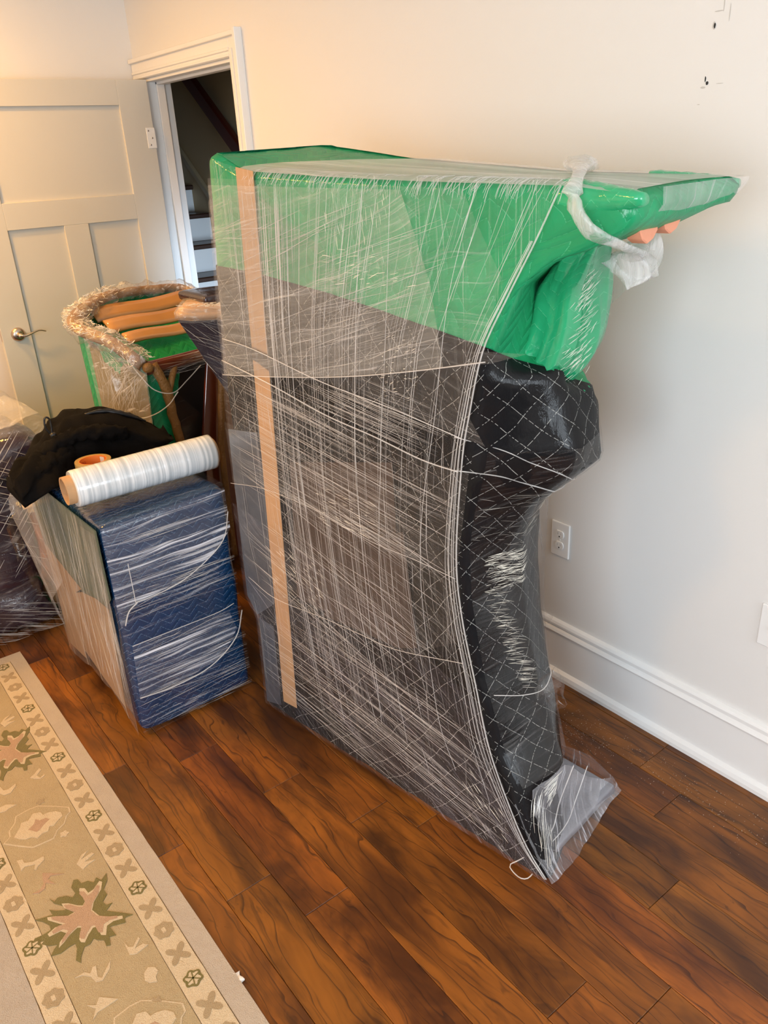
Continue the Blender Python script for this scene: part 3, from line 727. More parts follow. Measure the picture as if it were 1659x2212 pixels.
for i, P in enumerate(SPR):
    for dy in (0, .735):
        if dy and (2.0 < P[0][1] or i >= 6): continue
        motif('leaf_sprig', [(a, b + dy) for a, b in P], M['rug_rose'] if i in (1,) else M['rug_cream'], RT - .001, .0013)
r2 = random.Random(4)
for k in range(26):   # sprigs of the inner field
    cx, cyy = -.02 - r2.random() * .5, 1.0 + r2.random() * 1.35; a0 = r2.random() * 6
    motif('leaf_sprig', [(cx + .028 * math.cos(a0 + t) * (1 if j % 2 else .35), cyy + .028 * math.sin(a0 + t) * (1 if j % 2 else .35)) for j, t in enumerate([q * math.pi / 4 for q in range(8)])], M['rug_cream'] if k % 3 else M['rug_rose'], RT - .001, .0012)
for k in range(34):   # small blossoms scattered on the border field
    cyy = .9 + k * .055; cx = .125 + .15 * ((k * 7) % 11) / 11
    if any(abs(cyy - c) < .09 for c in (1.54, 2.275)) or any(abs(cyy - c) < .08 for c in (1.915,)): continue
    if any(abs(cx - q[0]) < .035 and abs(cyy - q[1]) < .04 for P in SPR for q in P): continue
    motif('small_blossom', petals(cx, cyy, .013, 5, .4, k, k=20), M['rug_cream'] if k % 2 else M['rug_tan'], RT - .001, .0011)

# ================================================================== TALL WRAPPED PIECE  (local: x = w toward the wall, y = u away, z up)
YAWL = math.radians(8.3155)
tall = empty('wrapped_cabinet', (1.119, .894, 0), YAWL)
tag(tall, 'tall C-shaped furniture piece shrouded in green and black moving blankets and clear stretch film', 'furniture')
WD = .38
TW = [0, .15, .28, .38]
TB = [
 [(0, .004), (.06, .03), (.2, .10), (.31, .172), (.5, .232), (.69, .268), (.82, .275), (.93, .262), (1.0, .25), (1.1, .235), (1.2, .215), (1.27, .20), (1.4, .125), (1.45, .06), (1.48, -.01), (1.5, -.045), (1.52, -.072), (1.54, -.086), (1.57, -.083), (1.7, -.08)],
 [(0, .05), (.05, .06), (.12, .095), (.18, .09), (.22, .072), (.31, .11), (.405, .15), (.55, .19), (.69, .215), (.82, .215), (.9, .19), (.95, .14), (1.0, .09), (1.05, .075), (1.1, .09), (1.19, .116), (1.215, .124), (1.245, .205), (1.4, .175), (1.45, .11), (1.48, .01), (1.5, -.045), (1.52, -.075), (1.54, -.088), (1.57, -.086), (1.7, -.08)],
 [(0, .19), (.12, .19), (.2, .165), (.31, .185), (.405, .21), (.55, .245), (.69, .26), (.82, .26), (.87, .235), (.92, .175), (.96, .13), (1.0, .092), (1.05, .102), (1.13, .118), (1.155, .128), (1.19, .215), (1.4, .20), (1.45, .14), (1.48, .05), (1.5, -.03), (1.53, -.083), (1.57, -.088), (1.7, -.08)],
 [(0, .27), (.3, .275), (.57, .31), (.82, .314), (.88, .27), (.93, .2), (.976, .165), (1.05, .165), (1.10, .170), (1.14, .21), (1.3, .21), (1.45, .15), (1.5, .05), (1.52, -.02), (1.535, -.09), (1.56, -.11), (1.7, -.10)]]
def Un(w_, z):
    us = [float(np.interp(z, [a for a, b in T], [b for a, b in T])) for T in TB]
    return float(np.interp(w_, TW, us))
def Uf(z): return float(np.interp(z, [0, .30, .345, .37, .42, .93, .95, 1.2, 1.27, 1.3, 1.6, 1.63, 1.665], [1.105, 1.082, 1.086, 1.12, 1.130, 1.108, 1.098, 1.088, 1.086, 1.080, 1.065, 1.06, 1.05]))
def ztop(w_, u):
    a = float(np.interp(u, [-.089, .03, .257, .43, .63, .78, .936, 1.024], [1.563, 1.577, 1.584, 1.590, 1.599, 1.608, 1.617, 1.655]))
    b = float(np.interp(u, [-.087, .09, .25, .49, .7, .93, 1.02], [1.566, 1.576, 1.582, 1.603, 1.621, 1.652, 1.662]))
    return a + (b - a) * w_ / WD
def zb(w_, u):
    f = float(np.interp(u, [.19, .32, .45, .66, .89, 1.06], [1.273, 1.295, 1.315, 1.346, 1.373, 1.385]))
    nw = float(np.interp(w_, [0, .1, .2, .3, .38], [0, -.041, -.087, -.136, -.19]))
    return f + nw * max(0, min(1, 1 - (u - .2) / .3))
NN, NR, NF, NL = 24, 26, 14, 56
def ring(z, grow=0.0, znear=None):
    pts = []
    for i in range(NN): w_ = WD * i / NN; pts.append([w_, Un(w_, z)])
    for i in range(NR): t = i / NR; pts.append([WD, Un(WD, z) + (Uf(z) - Un(WD, z)) * t])
    for i in range(NF): t = i / NF; pts.append([WD - WD * t, Uf(z)])
    for i in range(NL): t = i / NL; pts.append([0, Uf(z) + (Un(0, z) - Uf(z)) * t])
    P = np.array(pts)
    for _ in range(2): P = .5 * P + .25 * (np.roll(P, 1, 0) + np.roll(P, -1, 0))
    if grow:
        T = np.roll(P, -1, 0) - np.roll(P, 1, 0); T /= np.linalg.norm(T, axis=1)[:, None] + 1e-9
        P = P + np.stack([T[:, 1], -T[:, 0]], 1) * grow
    return P
RC = {}
def ring_c(z, grow):
    k = (round(z, 3), grow)
    if k not in RC: RC[k] = ring(round(z, 3), grow)
    return RC[k]
def skin(name, zlo, zhi, rows, mat, grow=0.0, amp=.003, round_top=False, freq=9, eps=0):
    base = ring_c(1.27, grow); n = len(base); G, UVs = [], []
    arc = [0]
    b0 = ring_c(.7, 0)
    for i in range(1, n): arc.append(arc[-1] + float(np.linalg.norm(b0[i] - b0[i - 1])))
    for r in range(rows + 1):
        t = r / rows; row = []; uvr = []
        for i in range(n):
            w_, u = base[i]
            a, b = zlo(w_, u), zhi(w_, u); z = a + (b - a) * t
            R = ring_c(z, grow)[i]; w2, u2 = float(R[0]), float(R[1])
            if round_top:
                b = zhi(w2, u2); z = a + (b - a) * t
                d = b - z
                if d < .022:
                    k = (1 - math.sqrt(max(0, 1 - (1 - d / .022) ** 2))) * .022
                    cxw, cu = WD / 2, .5
                    w2 += (k if w2 < .1 else -k if w2 > WD - .1 else 0); u2 += (k if u2 < .12 and i < NN else -k if i > NN + NR - 2 and i < NN + NR + NF + 1 else 0)
            q = Vector((w2 * 1.0, u2, z)) * freq
            w2 += amp * mnoise.noise(q) + amp * .5 * mnoise.noise(q * 2.7); u2 += amp * mnoise.noise(q + Vector((9, 0, 0)))
            row.append((w2, u2, z)); uvr.append((arc[i], z))
        G.append(row); UVs.append(uvr)
    o = grid(name, G, mat, tall, True, UVs, closed_v=True)
    # seam of the UV: give the closing column its own coordinates
    me = o.data; ul = me.uv_layers[0]
    for p in me.polygons:
        us = [ul.data[li].uv[0] for li in p.loop_indices]
        if max(us) - min(us) > .8:
            for li in p.loop_indices:
                if ul.data[li].uv[0] < .5: ul.data[li].uv[0] += arc[-1] + .02
    return o
black = skin('black_blanket', lambda w_, u: .004, lambda w_, u: zb(w_, u) + .008, 84, M['black'], .003, .004)
green = skin('green_blanket', lambda w_, u: zb(w_, u) - .03, ztop, 34, M['green'], 0.0, .003, True)
G, UVs = [], []
for i in range(45):
    row, uvr = [], []
    for j in range(13):
        t = i / 44; w_ = .018 + (WD - .036) * j / 12; z0 = 1.57
        u = (Un(w_, z0) + .018) + (Uf(1.64) - .03 - Un(w_, z0) - .018) * t
        z = ztop(w_, u) - .0015 - .010 * math.sin(math.pi * min(1, max(0, j / 12))) * (1 if u < .85 else 0.3) + .002 * mnoise.noise(Vector((w_ * 20, u * 12, 0)))
        row.append((w_, u, z)); uvr.append((u, w_))
    G.append(row); UVs.append(uvr)
grid('blanket_top', G, M['green'], green, True, UVs)

tube('blanket_corner', smoothline([(.045, .06, 1.548), (.028, .0, 1.549), (.012, -.06, 1.551), (.004, -.098, 1.552)], 18), lambda t: .034 * (1 - t) ** .8 + .012, M['green_tight'], tall, 16, .8, .1)
tube('blanket_corner', smoothline([(.335, .06, 1.552), (.355, .0, 1.553), (.368, -.06, 1.554), (.372, -.098, 1.554)], 18), lambda t: .030 * (1 - t) ** .8 + .011, M['green_tight'], tall, 16, .7, .1)
# padded green fold running down the hollow of the near end
cen = smoothline([(.04, .015, 1.500), (.11, .070, 1.45), (.18, .125, 1.39), (.225, .158, 1.31), (.236, .184, 1.235), (.228, .228, 1.165), (.220, .29, 1.07)], 34)
G, UVs = [], []
for i, c in enumerate(cen):
    t = i / 33; rw = (.026 + .080 * min(1, t * 1.5) ** .8) * (1 - .5 * max(0, (t - .72) / .28)); ru = (.028 + .036 * min(1, t * 1.5)) * (1 - .4 * max(0, (t - .72) / .28)); row, uvr = [], []
    for k in range(36):
        a = 2 * math.pi * k / 36
        fold = .011 * math.sin(a * 5 + t * 3) + .007 * abs(math.sin(a * 6 - t * 3)) * 2 - .007 + .004 * math.sin(a * 13 + t * 6) * min(1, t * 3) + .005 * mnoise.noise(Vector((a * 2, t * 6, 0)))
        row.append((c.x + (rw + fold) * math.cos(a), c.y + (ru + fold) * math.sin(a), c.z + .03 * math.cos(a) * (1 - t))); uvr.append((a / 6.283 * .4, t * .4))
    G.append(row); UVs.append(uvr)
grid('blanket_roll', G, M['green_tight'], tall, True, UVs, closed_v=True)
# peach foam showing under the top overhang
for (cw, cz, s) in ((.100, 1.494, 1.0), (.185, 1.503, 1.05)):
    pts = [(-.030, .018), (.030, .018), (.034, 0), (.020, -.014), (.0, -.020), (-.018, -.012), (-.030, .004)]
    f_ = prism('foam_block', [(cw + a * s, cz + b * s) for a, b in pts], lambda a, b: (a, -.062, b), (0, .03, 0), M['peach'], tall, .002)

def FP(off): return lambda u, z: (off, u, z)
# things seen through the film on the broad face
polyface('cardboard_strip', [(.923, 1.622), (.860, 1.612), (.927, .061), (.991, .056)], FP(-.0075), M['tan'], tall, .002)
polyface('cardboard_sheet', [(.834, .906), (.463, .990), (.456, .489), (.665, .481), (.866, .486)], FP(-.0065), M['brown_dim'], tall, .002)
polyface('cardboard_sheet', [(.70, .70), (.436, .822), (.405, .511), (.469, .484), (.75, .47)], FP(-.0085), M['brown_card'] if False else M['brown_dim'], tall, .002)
polyface('slate_pad', [(1.098, .947), (.965, .962), (.930, .46), (1.075, .345), (1.115, .40)], FP(-.006), M['slate'], tall, .002)
polyface('slate_pad', [(1.068, .335), (1.0, .33), (1.01, .03), (1.085, .01)], FP(-.006), M['slate'], tall, .002)

# film sheets on the broad face, each a wrap with its own edge and stretch direction
def sheet(name, pts, off, mat, ripple=.0): return polyface(name, pts, FP(off), mat, tall)
FACE = [(1.02, 1.645), (.923, 1.622), (.619, 1.602), (.36, 1.592), (.024, 1.580), (.042, 1.574), (.088, 1.486), (.144, 1.388), (.201, 1.279), (.235, 1.142), (.254, 1.038), (.272, .814), (.258, .663), (.218, .489), (.176, .319), (.105, .159), (.049, .062), (-.006, .012), (.427, .004), (.98, .006), (1.09, .008), (1.075, .34), (1.118, .414), (1.09, .947), (1.07, 1.247), (1.045, 1.50)]
sheet('film_drape', FACE, -.011, M['f_vert'])
sheet('film_wrap', [(1.045, 1.36), (1.035, 1.60), (.619, 1.585), (.25, 1.57), (.16, 1.42), (.20, 1.28), (.10, 1.287), (.184, 1.258), (.376, 1.218), (.589, 1.175), (.845, 1.137), (1.072, 1.11)], -.0125, M['f_up2'])
sheet('film_wrap', [(1.05, 1.30), (1.035, 1.585), (.62, 1.575), (.40, 1.57), (.33, 1.40), (.30, 1.235), (.376, 1.218), (.589, 1.175), (.845, 1.137), (1.072, 1.11)], -.0140, M['f_up'])
sheet('film_wrap', [(1.07, 1.25), (1.04, 1.55), (.86, 1.57), (.63, 1.45), (.45, 1.26), (.5, 1.192), (.845, 1.137), (1.072, 1.11)], -.0150, M['f_up2'])
sheet('film_wrap', [(1.075, 1.215), (.914, 1.196), (.672, 1.151), (.45, 1.126), (.194, 1.087), (.235, 1.142), (.21, 1.26), (.376, 1.218), (.589, 1.175), (.845, 1.137)], -.0135, M['f_mid2'])
LB = [(1.08, 1.152), (.865, 1.114), (.67, 1.071), (.503, 1.048), (.362, 1.024), (.235, 1.019)]
sheet('film_wrap', LB + [(.272, .759), (.394, .768), (.529, .771), (.712, .799), (.938, .807), (1.10, .785)], -.0150, M['f_mid'])
sheet('film_wrap', [(1.10, .97), (.86, .96), (.62, .93), (.45, .86), (.27, .78), (.262, .69), (.255, .60), (.42, .49), (.604, .475), (.75, .468), (.955, .454), (1.085, .47)], -.0160, M['f_low'])
sheet('film_wrap', [(1.11, .72), (.90, .68), (.60, .60), (.20, .44), (.172, .319), (.105, .159), (.049, .062), (-.008, .012), (.427, .006), (.98, .009), (1.08, .012), (1.07, .34), (1.115, .41)], -.0175, M['f_base'])
sheet('film_wrap', [(1.10, .52), (.80, .46), (.55, .40), (.30, .34), (.15, .24), (.04, .06), (-.008, .012), (.3, .006), (.55, .06), (.8, .17), (1.07, .34)], -.0185, M['f_base'])

# taut film edges and gathered folds (real ridges of film)
def ridge(name, pts, r, off=-.020, n=40, mat='strand', sides=6):
    P = smoothline([(off, u, z) for u, z in pts], n)
    return tube(name, P, r, M[mat], tall, sides)
ridge('film_edge', [(1.049, 1.21), (.914, 1.196), (.672, 1.151), (.45, 1.126), (.25, 1.095)], .0013)
ridge('film_edge', [(1.065, 1.15), (.865, 1.114), (.67, 1.071), (.503, 1.048), (.362, 1.024), (.26, 1.019)], .0016)
def hug(pts, off=.007): return [(-.018, .27, pts[0][1])] + [(w_, Un(w_, z) - off, z) for w_, z in pts[1:]] + [(WD + .004, Un(WD, pts[-1][1]) + .05, pts[-1][1])]
tube('film_edge', smoothline(hug([(0, 1.0195), (.04, 1.005), (.08, .985), (.12, .965), (.16, .945), (.20, .930), (.26, .915), (.32, .905), (.37, .900)]), 44), .0015, M['strand'], tall, 6)
tube('film_edge', smoothline(hug([(0, 1.094), (.04, 1.065), (.08, 1.035), (.12, 1.01), (.16, .985), (.20, .965), (.26, .94), (.32, .925), (.37, .915)]), 44), .0012, M['strand'], tall, 6)
ridge('film_edge', [(1.07, 1.11), (.845, 1.137), (.589, 1.175), (.376, 1.218), (.19, 1.262)], .0014)
ridge('film_edge', [(1.103, .785), (.938, .807), (.712, .799), (.529, .771), (.394, .768), (.271, .759)], .0008)
ridge('film_edge', [(1.075, .484), (.955, .454), (.75, .470), (.604, .477), (.466, .485), (.25, .54)], .0009)
RR = [(.042, 1.574), (.088, 1.486), (.144, 1.388), (.201, 1.279), (.235, 1.142), (.254, 1.038), (.272, .814), (.258, .663), (.218, .489), (.176, .319), (.105, .159)]
R2 = [(.213, 1.575), (.279, 1.377), (.321, 1.127), (.364, .901), (.375, .719), (.359, .531), (.327, .322), (.277, .202)]
R3 = [(.421, 1.58), (.45, 1.307), (.488, .985), (.511, .685), (.487, .447), (.443, .2)]
R4 = [(.496, 1.587), (.541, 1.298), (.57, .966), (.561, .586), (.536, .213)]
R5 = [(.731, 1.595), (.767, 1.275), (.777, .919), (.757, .571), (.69, .132)]
RE = [(.055, .075), (.005, .02)]
ridge('film_fold', RR + RE, .0018, -.014, 60, 'gathered'); ridge('film_fold', [(u + .007, z) for u, z in RR[1:] + RE], .0008, -.016, 60)
for dq, r_ in ((.012, .0006), (.020, .0009), (.030, .0005)): ridge('film_fold', [(u + dq * (1.8 - z) * min(1, z / .25), z) for u, z in RR[1:] + RE], r_, -.0165, 60)
for Rk, rr in ((R2, .0007), (R3, .0006), (R4, .0008), (R5, .0006)): ridge('film_fold', Rk, rr, -.0195, 50, 'gathered')
RRX = RR + [(.055, .075), (.005, .015)]
RZ = [z for u, z in RR][::-1]; RU = [u for u, z in RR][::-1]
def u_guide(s, z):
    a = float(np.interp(z, RZ, RU)); mid = float(np.interp(z, [.13, .57, .92, 1.28, 1.6], [.69, .757, .777, .767, .731])); far = 1.03
    return a + (mid - a) * s / .5 if s < .5 else mid + (far - mid) * (s - .5) / .5
rs = random.Random(21)
V, Fc = [], []
centres = [.04, .18, .30, .36, .42, .47, .55, .63]
for k in range(330):
    s = (rs.choice(centres) + rs.gauss(0, .025)) if rs.random() < .6 else rs.random() * .9
    s = min(.95, max(.015, s))
    z0 = rs.uniform(.1, 1.5); z1 = min(1.585, z0 + rs.uniform(.06, .6)); off = -.0195 - rs.random() * .003; tilt = rs.gauss(0, .006)
    P = [(off, u_guide(s, z0 + (z1 - z0) * i / 9) + tilt * i / 9, z0 + (z1 - z0) * i / 9) for i in range(10)]
    r0 = rs.choice([.00022, .0003, .0004, .0006]) * (1.5 if .5 < s < .66 and z1 > 1.0 else 1.0); tube_data(P, lambda t: r0 * math.sin(math.pi * (.08 + .84 * t)), 3, V, Fc, 1, False)
tag(pymesh('film_strands', V, Fc, M['strand'], tall, False), kind='stuff')
V, Fc = [], []
for k in range(150):      # little pleats where the film turns over the front top edge
    u = rs.uniform(.04, .90); zt = ztop(0, u); h = rs.uniform(.002, .022); du = rs.gauss(0, .003)
    tube_data([(.05, u + du * 3, zt + .0045), (.02, u + du * 2, zt + .004), (.002, u + du, zt - .002), (-.008, u, zt - .012), (-.0165, u - du, zt - .012 - h)], lambda t: .0006 * math.sin(math.pi * (.1 + .8 * t)) + .0001, 4, V, Fc, 1, False)
tag(pymesh('film_pleats', V, Fc, M['strand'], tall, True), kind='stuff')
V, Fc = [], []
def slanted(num, ulo, uhi, zlo, zhi, slope, ln, keep=lambda u, z: True, jit=.03):
    c = 0
    for _ in range(num * 4):
        if c >= num: break
        u0 = rs.uniform(ulo, uhi); z0 = rs.uniform(zlo, zhi); L_ = rs.uniform(*ln); sl = (slope(u0, z0) if callable(slope) else slope) + rs.gauss(0, jit)
        u1 = u0 - L_; z1 = z0 - L_ * sl      # runs toward the near end
        if not (keep(u0, z0) and keep(u1, z1)): continue
        off = -.0195 - rs.random() * .003; r0 = rs.choice([.0002, .0003, .0004, .0006])
        tube_data([(off, u0 + (u1 - u0) * i / 5, z0 + (z1 - z0) * i / 5) for i in range(6)], lambda t: r0 * math.sin(math.pi * (.08 + .84 * t)), 3, V, Fc, 1, False); c += 1
def ub(z): return float(np.interp(z, RZ, RU))
lowB = lambda u: float(np.interp(u, [.2, .376, .589, .845, 1.065], [1.25, 1.218, 1.175, 1.137, 1.11]))
lB = lambda u: float(np.interp(u, [.235, .362, .503, .67, .865, 1.065], [1.019, 1.024, 1.048, 1.071, 1.114, 1.15]))
slanted(110, .4, 1.04, 1.1, 1.5, -.30, (.08, .30), lambda u, z: z > lowB(u) + .005 and z < 1.56 and u > ub(z) + .08, .05)
slanted(150, .35, 1.08, .80, 1.15, lambda u, z: .19, (.10, .50), lambda u, z: z < lB(u) - .004 and u > .24, .03)
slanted(110, .45, 1.09, .42, .85, lambda u, z: .30, (.08, .32), lambda u, z: z > .4 and u > .26, .06)
slanted(130, .25, 1.07, .08, .45, lambda u, z: .16 + .12 * (1.1 - u), (.15, .6), lambda u, z: u > ub(max(.16, z)) - .02 and z > .02 and u < 1.06, .05)
slanted(60, .5, 1.0, 1.06, 1.2, .16, (.1, .4), lambda u, z: z > lB(u) + .01 and z < lowB(u) and u > .28, .03)
tag(pymesh('film_strands', V, Fc, M['strand'], tall, False), kind='stuff')
mt, nt, out = new_mat('film_glint'); g = N(nt); g.link(g.bsdf((.96, .92, .82), .12, None, 1.0, 0, 1.0, .05), out.inputs[0]); M['glint'] = mt
V, Fc = [], []  # lamp glints on the broad face, built in as pale strands
for (u0, u1, z0, z1, sl, num, ln) in ((.36, .47, 1.15, 1.29, -.25, 70, .012), (.50, .72, .77, .875, .12, 70, .03), (.70, .95, .47, .64, .5, 80, .025), (.35, .62, 1.38, 1.46, -.2, 40, .03), (.42, .62, 1.42, 1.56, 9, 30, .03), (.05, .22, .03, .25, .9, 50, .04)):
    for k in range(num):
        u, z = rs.uniform(u0, u1), rs.uniform(z0, z1); L_ = ln * rs.uniform(.3, 1.2); a = math.atan(sl) + rs.gauss(0, .1); off = -.0215 - rs.random() * .002
        if u < ub(max(.16, z)): continue
        du, dz = L_ * math.cos(a), L_ * math.sin(a); r0 = rs.choice([.0002, .0003, .0005])
        tube_data([(off, u + du * i / 3, z + dz * i / 3) for i in range(4)], lambda t: r0 * math.sin(math.pi * (.1 + .8 * t)), 3, V, Fc, 1, False)
tag(pymesh('film_glints', V, Fc, M['glint'], tall, False), kind='stuff')

# film over the top
G, UVs = [], []
for i in range(50):
    row, uvr = [], []
    for j in range(16):
        s = j / 15; w_ = -.006 + (WD + .012) * s
        u0_ = Un(min(WD, max(0, w_)), 1.56) + .006; u1_ = .93 - .38 * s ** .7 + .0
        u1_ = float(np.interp(s, [0, .25, .6, 1], [.935, .90, .78, .60]))
        u = u0_ + (u1_ - u0_) * i / 49
        z = ztop(min(WD, max(0, w_)), u) + .0035 - (.006 if j in (0,) else 0) - (.003 if j == 15 else 0) + .0012 * math.sin(w_ * 260 + u * 3)
        row.append((w_, u, z)); uvr.append((w_, u))
    G.append(row); UVs.append(uvr)
grid('film_top_sheet', G, M['f_top'], tall, True, UVs)
# film drawn over the near overhang
def near_sheet(name, w0, w1, z0, z1, off, mat, nw=14, nz=20):
    G, UVs = [], []
    for i in range(nz + 1):
        z = z0 + (z1 - z0) * i / nz; row, uvr = [], []
        for j in range(nw + 1):
            w_ = w0 + (w1 - w0) * j / nw; row.append((w_, Un(min(WD, max(0, w_)), z) - off, z)); uvr.append((w_, z))
        G.append(row); UVs.append(uvr)
    return grid(name, G, mat, tall, True, UVs)
near_sheet('film_wrap', .075, WD - .01, 1.49, 1.566, .008, M['f_hang'])
# gathered film band tied round the top
band = smoothline([(.33, .20, 1.588), (.19, .13, 1.600), (.10, .075, 1.602), (.03, .035, 1.592), (-.016, .018, 1.568), (-.022, .006, 1.538), (-.014, -.020, 1.503), (.03, -.052, 1.478), (.08, -.052, 1.462), (.14, -.018, 1.448), (.20, .02, 1.435)], 70)
tube('film_band', band, lambda t: .017 + .006 * math.sin(t * 23) + (.012 if .12 < t < .30 else 0), M['gathered'], tall, 14, .45, .25)
bpts = rounded_box('film_knot', (.13, -.03, 1.405), (.235, .04, 1.465), .030, M['gathered'], tall, 14, .045, 26, seed=4)
polyface('film_tail', [(.148, 1.445), (.083, 1.440), (.070, 1.40), (.131, 1.330), (.175, 1.290), (.203, 1.15), (.24, 1.25), (.22, 1.40)], FP(WD + .004), M['f_hang'], tall)
# film bridging the hollow on the wall side
right = [(.165, .99), (.235, .93), (.285, .84), (.292, .70), (.292, .55), (.282, .42), (.262, .28), (.225, .14), (.20, .05)]
inner = [(.20, 1.0), (.33, .93), (.36, .84), (.36, .70), (.36, .55), (.34, .42), (.32, .28), (.30, .14), (.30, .05)]
G, UVs = [], []
A_, B_ = smoothline([(WD + .006, u, z) for u, z in right], 30), smoothline([(WD + .010, u, z) for u, z in inner], 30)
for a, b in zip(A_, B_):
    G.append([tuple(a.lerp(b, t / 6) + Vector((.003 * math.sin(t * 2.1 + a.z * 8), 0, 0))) for t in range(7)]); UVs.append([(a.lerp(b, t / 6).y, a.z) for t in range(7)])
grid('film_bridge', G, M['f_hang'], tall, True, UVs)
# film tented between the lower point and the foot
apex = smoothline([(-.004, .105, .185), (.05, .09, .205), (.11, .070, .222), (.16, .066, .222), (.24, .062, .135), (.32, .055, .07), (.385, .045, .034)], 24)
foot = smoothline([(-.004, -.006, .003), (.06, -.010, .003), (.15, -.002, .003), (.26, .012, .003), (.34, .020, .003), (.385, .022, .003)], 24)
G, UVs = [], []
for a, b in zip(apex, foot):
    row, uvr = [], []
    for t in range(13):
        p = a.lerp(b, t / 12); s_ = math.sin(math.pi * t / 12)
        p = p + Vector((0, .012 * s_ - .005 * mnoise.noise(p * 30), 0)); row.append(tuple(p)); uvr.append((p.x, p.z))
    G.append(row); UVs.append(uvr)
grid('foot_film', G, M['f_foot'], tall, True, UVs)
polyface('foot_film', [(.045, .034), (.022, .003), (.30, .003), (.30, .05), (.12, .07)], FP(WD + .003), M['f_foot'], tall)
rounded_box('foot_pad', (.012, .030, .002), (.366, .34, .034), .012, M['grey_pad'], tall, 12, .006, 18)
# loops of film edge at the foot
tube('film_loop', smoothline([(.165, .050, .225), (.125, .060, .13), (.08, .050, .08), (.03, .060, .045), (-.012, .085, .025), (-.030, .100, .012), (-.036, .085, .004), (-.039, .061, .004), (-.028, .048, .004), (-.014, .044, .010)], 50), .0016, M['strand'], tall, 6)
tube('film_loop', smoothline([(.246, .055, .165), (.18, .045, .11), (.12, .035, .075), (.05, .045, .05), (-.006, .080, .03)], 40), .0014, M['strand'], tall, 6)
tube('film_loop', smoothline([(.02, .19, .455), (.08, .15, .44), (.13, .125, .44), (.17, .13, .46), (.20, .155, .455), (.24, .19, .40)], 40), .0012, M['strand'], tall, 6)
# loose crumpled film at the hollow's lower end
for (c, s, sd) in (((.16, .128, .44), (.045, .012, .030), 2), ((.20, .135, .37), (.035, .010, .045), 5), ((.385, .30, .46), (.012, .03, .02), 7)):
    rounded_box('film_scrap', Vector(c) - Vector(s), Vector(c) + Vector(s), min(s) * .9, M['f_clear'], tall, 8, .012, 40, seed=sd)
# near end: white strands modelled as window glints, plus film pleats at the neck
V, Fc = [], []
def glint_crease_patch(w0, w1, z0, z1, num, ln, slope, off=.008, surf=Un, rad=(.0003, .0005, .0008)):
    for k in range(num):
        w_, z = rs.uniform(w0, w1), rs.uniform(z0, z1); L_ = ln * rs.uniform(.3, 1.3); a = math.atan(slope) + rs.gauss(0, .12); r0 = rs.choice(rad)
        P = []
        for i in range(4):
            ww, zz = w_ + L_ * math.cos(a) * i / 3, z + L_ * math.sin(a) * i / 3
            P.append((ww, surf(min(WD, max(0, ww)), zz) - off, zz))
        tube_data(P, lambda t: r0 * math.sin(math.pi * (.1 + .8 * t)), 3, V, Fc, 1, False)
glint_crease_patch(.05, .15, .695, .79, 170, .035, -.1)
for q in range(12):
    t = q / 11; glint_crease_patch(.05 + .045 * t, .085 + .045 * t, .66 - .22 * t, .69 - .22 * t, 9, .035, -.25, rad=(.0004, .0006))
glint_crease_patch(.08, .13, .12, .20, 60, .035, .15, rad=(.0004, .0007))
glint_crease_patch(.0, .06, .02, .16, 50, .05, 1.6)
glint_crease_patch(.02, .30, .80, .95, 60, .06, -.15, rad=(.0002, .0003))
tag(pymesh('film_glints', V, Fc, M['glint'], tall, False), kind='stuff')
V, Fc = [], []
for k in range(150):    # white strands standing for window glints on the padded fold
    i = rs.randint(10, 24); c = cen[i]; t = i / 33; rw = .026 + .080 * min(1, t * 1.5) ** .8; ru = .028 + .036 * min(1, t * 1.5)
    a0 = math.radians(-122 + rs.gauss(0, 9) + (t - .5) * 20); L_ = rs.uniform(.08, .30); zz = rs.gauss(0, .012); P = []
    for q in range(4):
        a = a0 + L_ * q / 3; P.append((c.x + (rw + .012) * math.cos(a), c.y + (ru + .014) * math.sin(a), c.z + zz + .004 * q))
    r0 = rs.choice([.0004, .0006, .0009]); tube_data(P, lambda t: r0 * math.sin(math.pi * (.1 + .8 * t)), 3, V, Fc, 1, False)
tag(pymesh('film_glints', V, Fc, M['glint'], tall, False), kind='stuff')
# near-end clear film with its window glints
near_sheet('film_wrap', .02, WD - .01, .22, 1.06, .006, M['f_clear'], 18, 50)

# ================================================================== BLUE CHEST
chest = empty('wrapped_chest', (.575, 2.083, 0)); tag(chest, 'waist-high chest padded in blue quilted blanket and wrapped in clear film', 'furniture')
CW, CD, CHh = .39, .66, .735
def cwarp(p):
    x, y, z = p
    lift = .055 * math.exp(-((y - .20) / .16) ** 2) + .045 * math.exp(-((y - .40) / .12) ** 2)
    if z < .25 and x < .12: z = z + lift * (1 - z / .25) * (1 - x / .12)
    x += -.02 * max(0, (z / .735) ** 3) * (y / .66) * (1 - x / .39)
    z += .012 * x / .39
    return (x, y, z)
rounded_box('blue_blanket', (0, 0, .001), (CW, CD, CHh - .012), .022, M['blue'], chest, 30, .006, 7, cwarp)
def CF(off): return lambda a, z: (a, -off, z)
def csheet(pts, off, mat, name='film_wrap'): return polyface(name, pts, CF(off), mat, chest)
csheet([(.0, .725), (.385, .738), (.386, .60), (.33, .545), (.24, .495), (.13, .475), (.055, .47), (.0, .40)], .009, M['f_chest'])
csheet([(.0, .60), (.10, .60), (.055, .475), (.055, .46), (.0, .30)], .0105, M['f_chest2'])
csheet([(.005, .50), (.33, .515), (.325, .45), (.30, .40), (.01, .41)], .0100, M['f_chest2'])
csheet([(.02, .335), (.34, .325), (.36, .25), (.30, .17), (.10, .135), (.01, .145)], .0105, M['f_chest'])
csheet([(.0, .20), (.384, .24), (.384, .02), (.0, .006)], .009, M['f_chest2'])
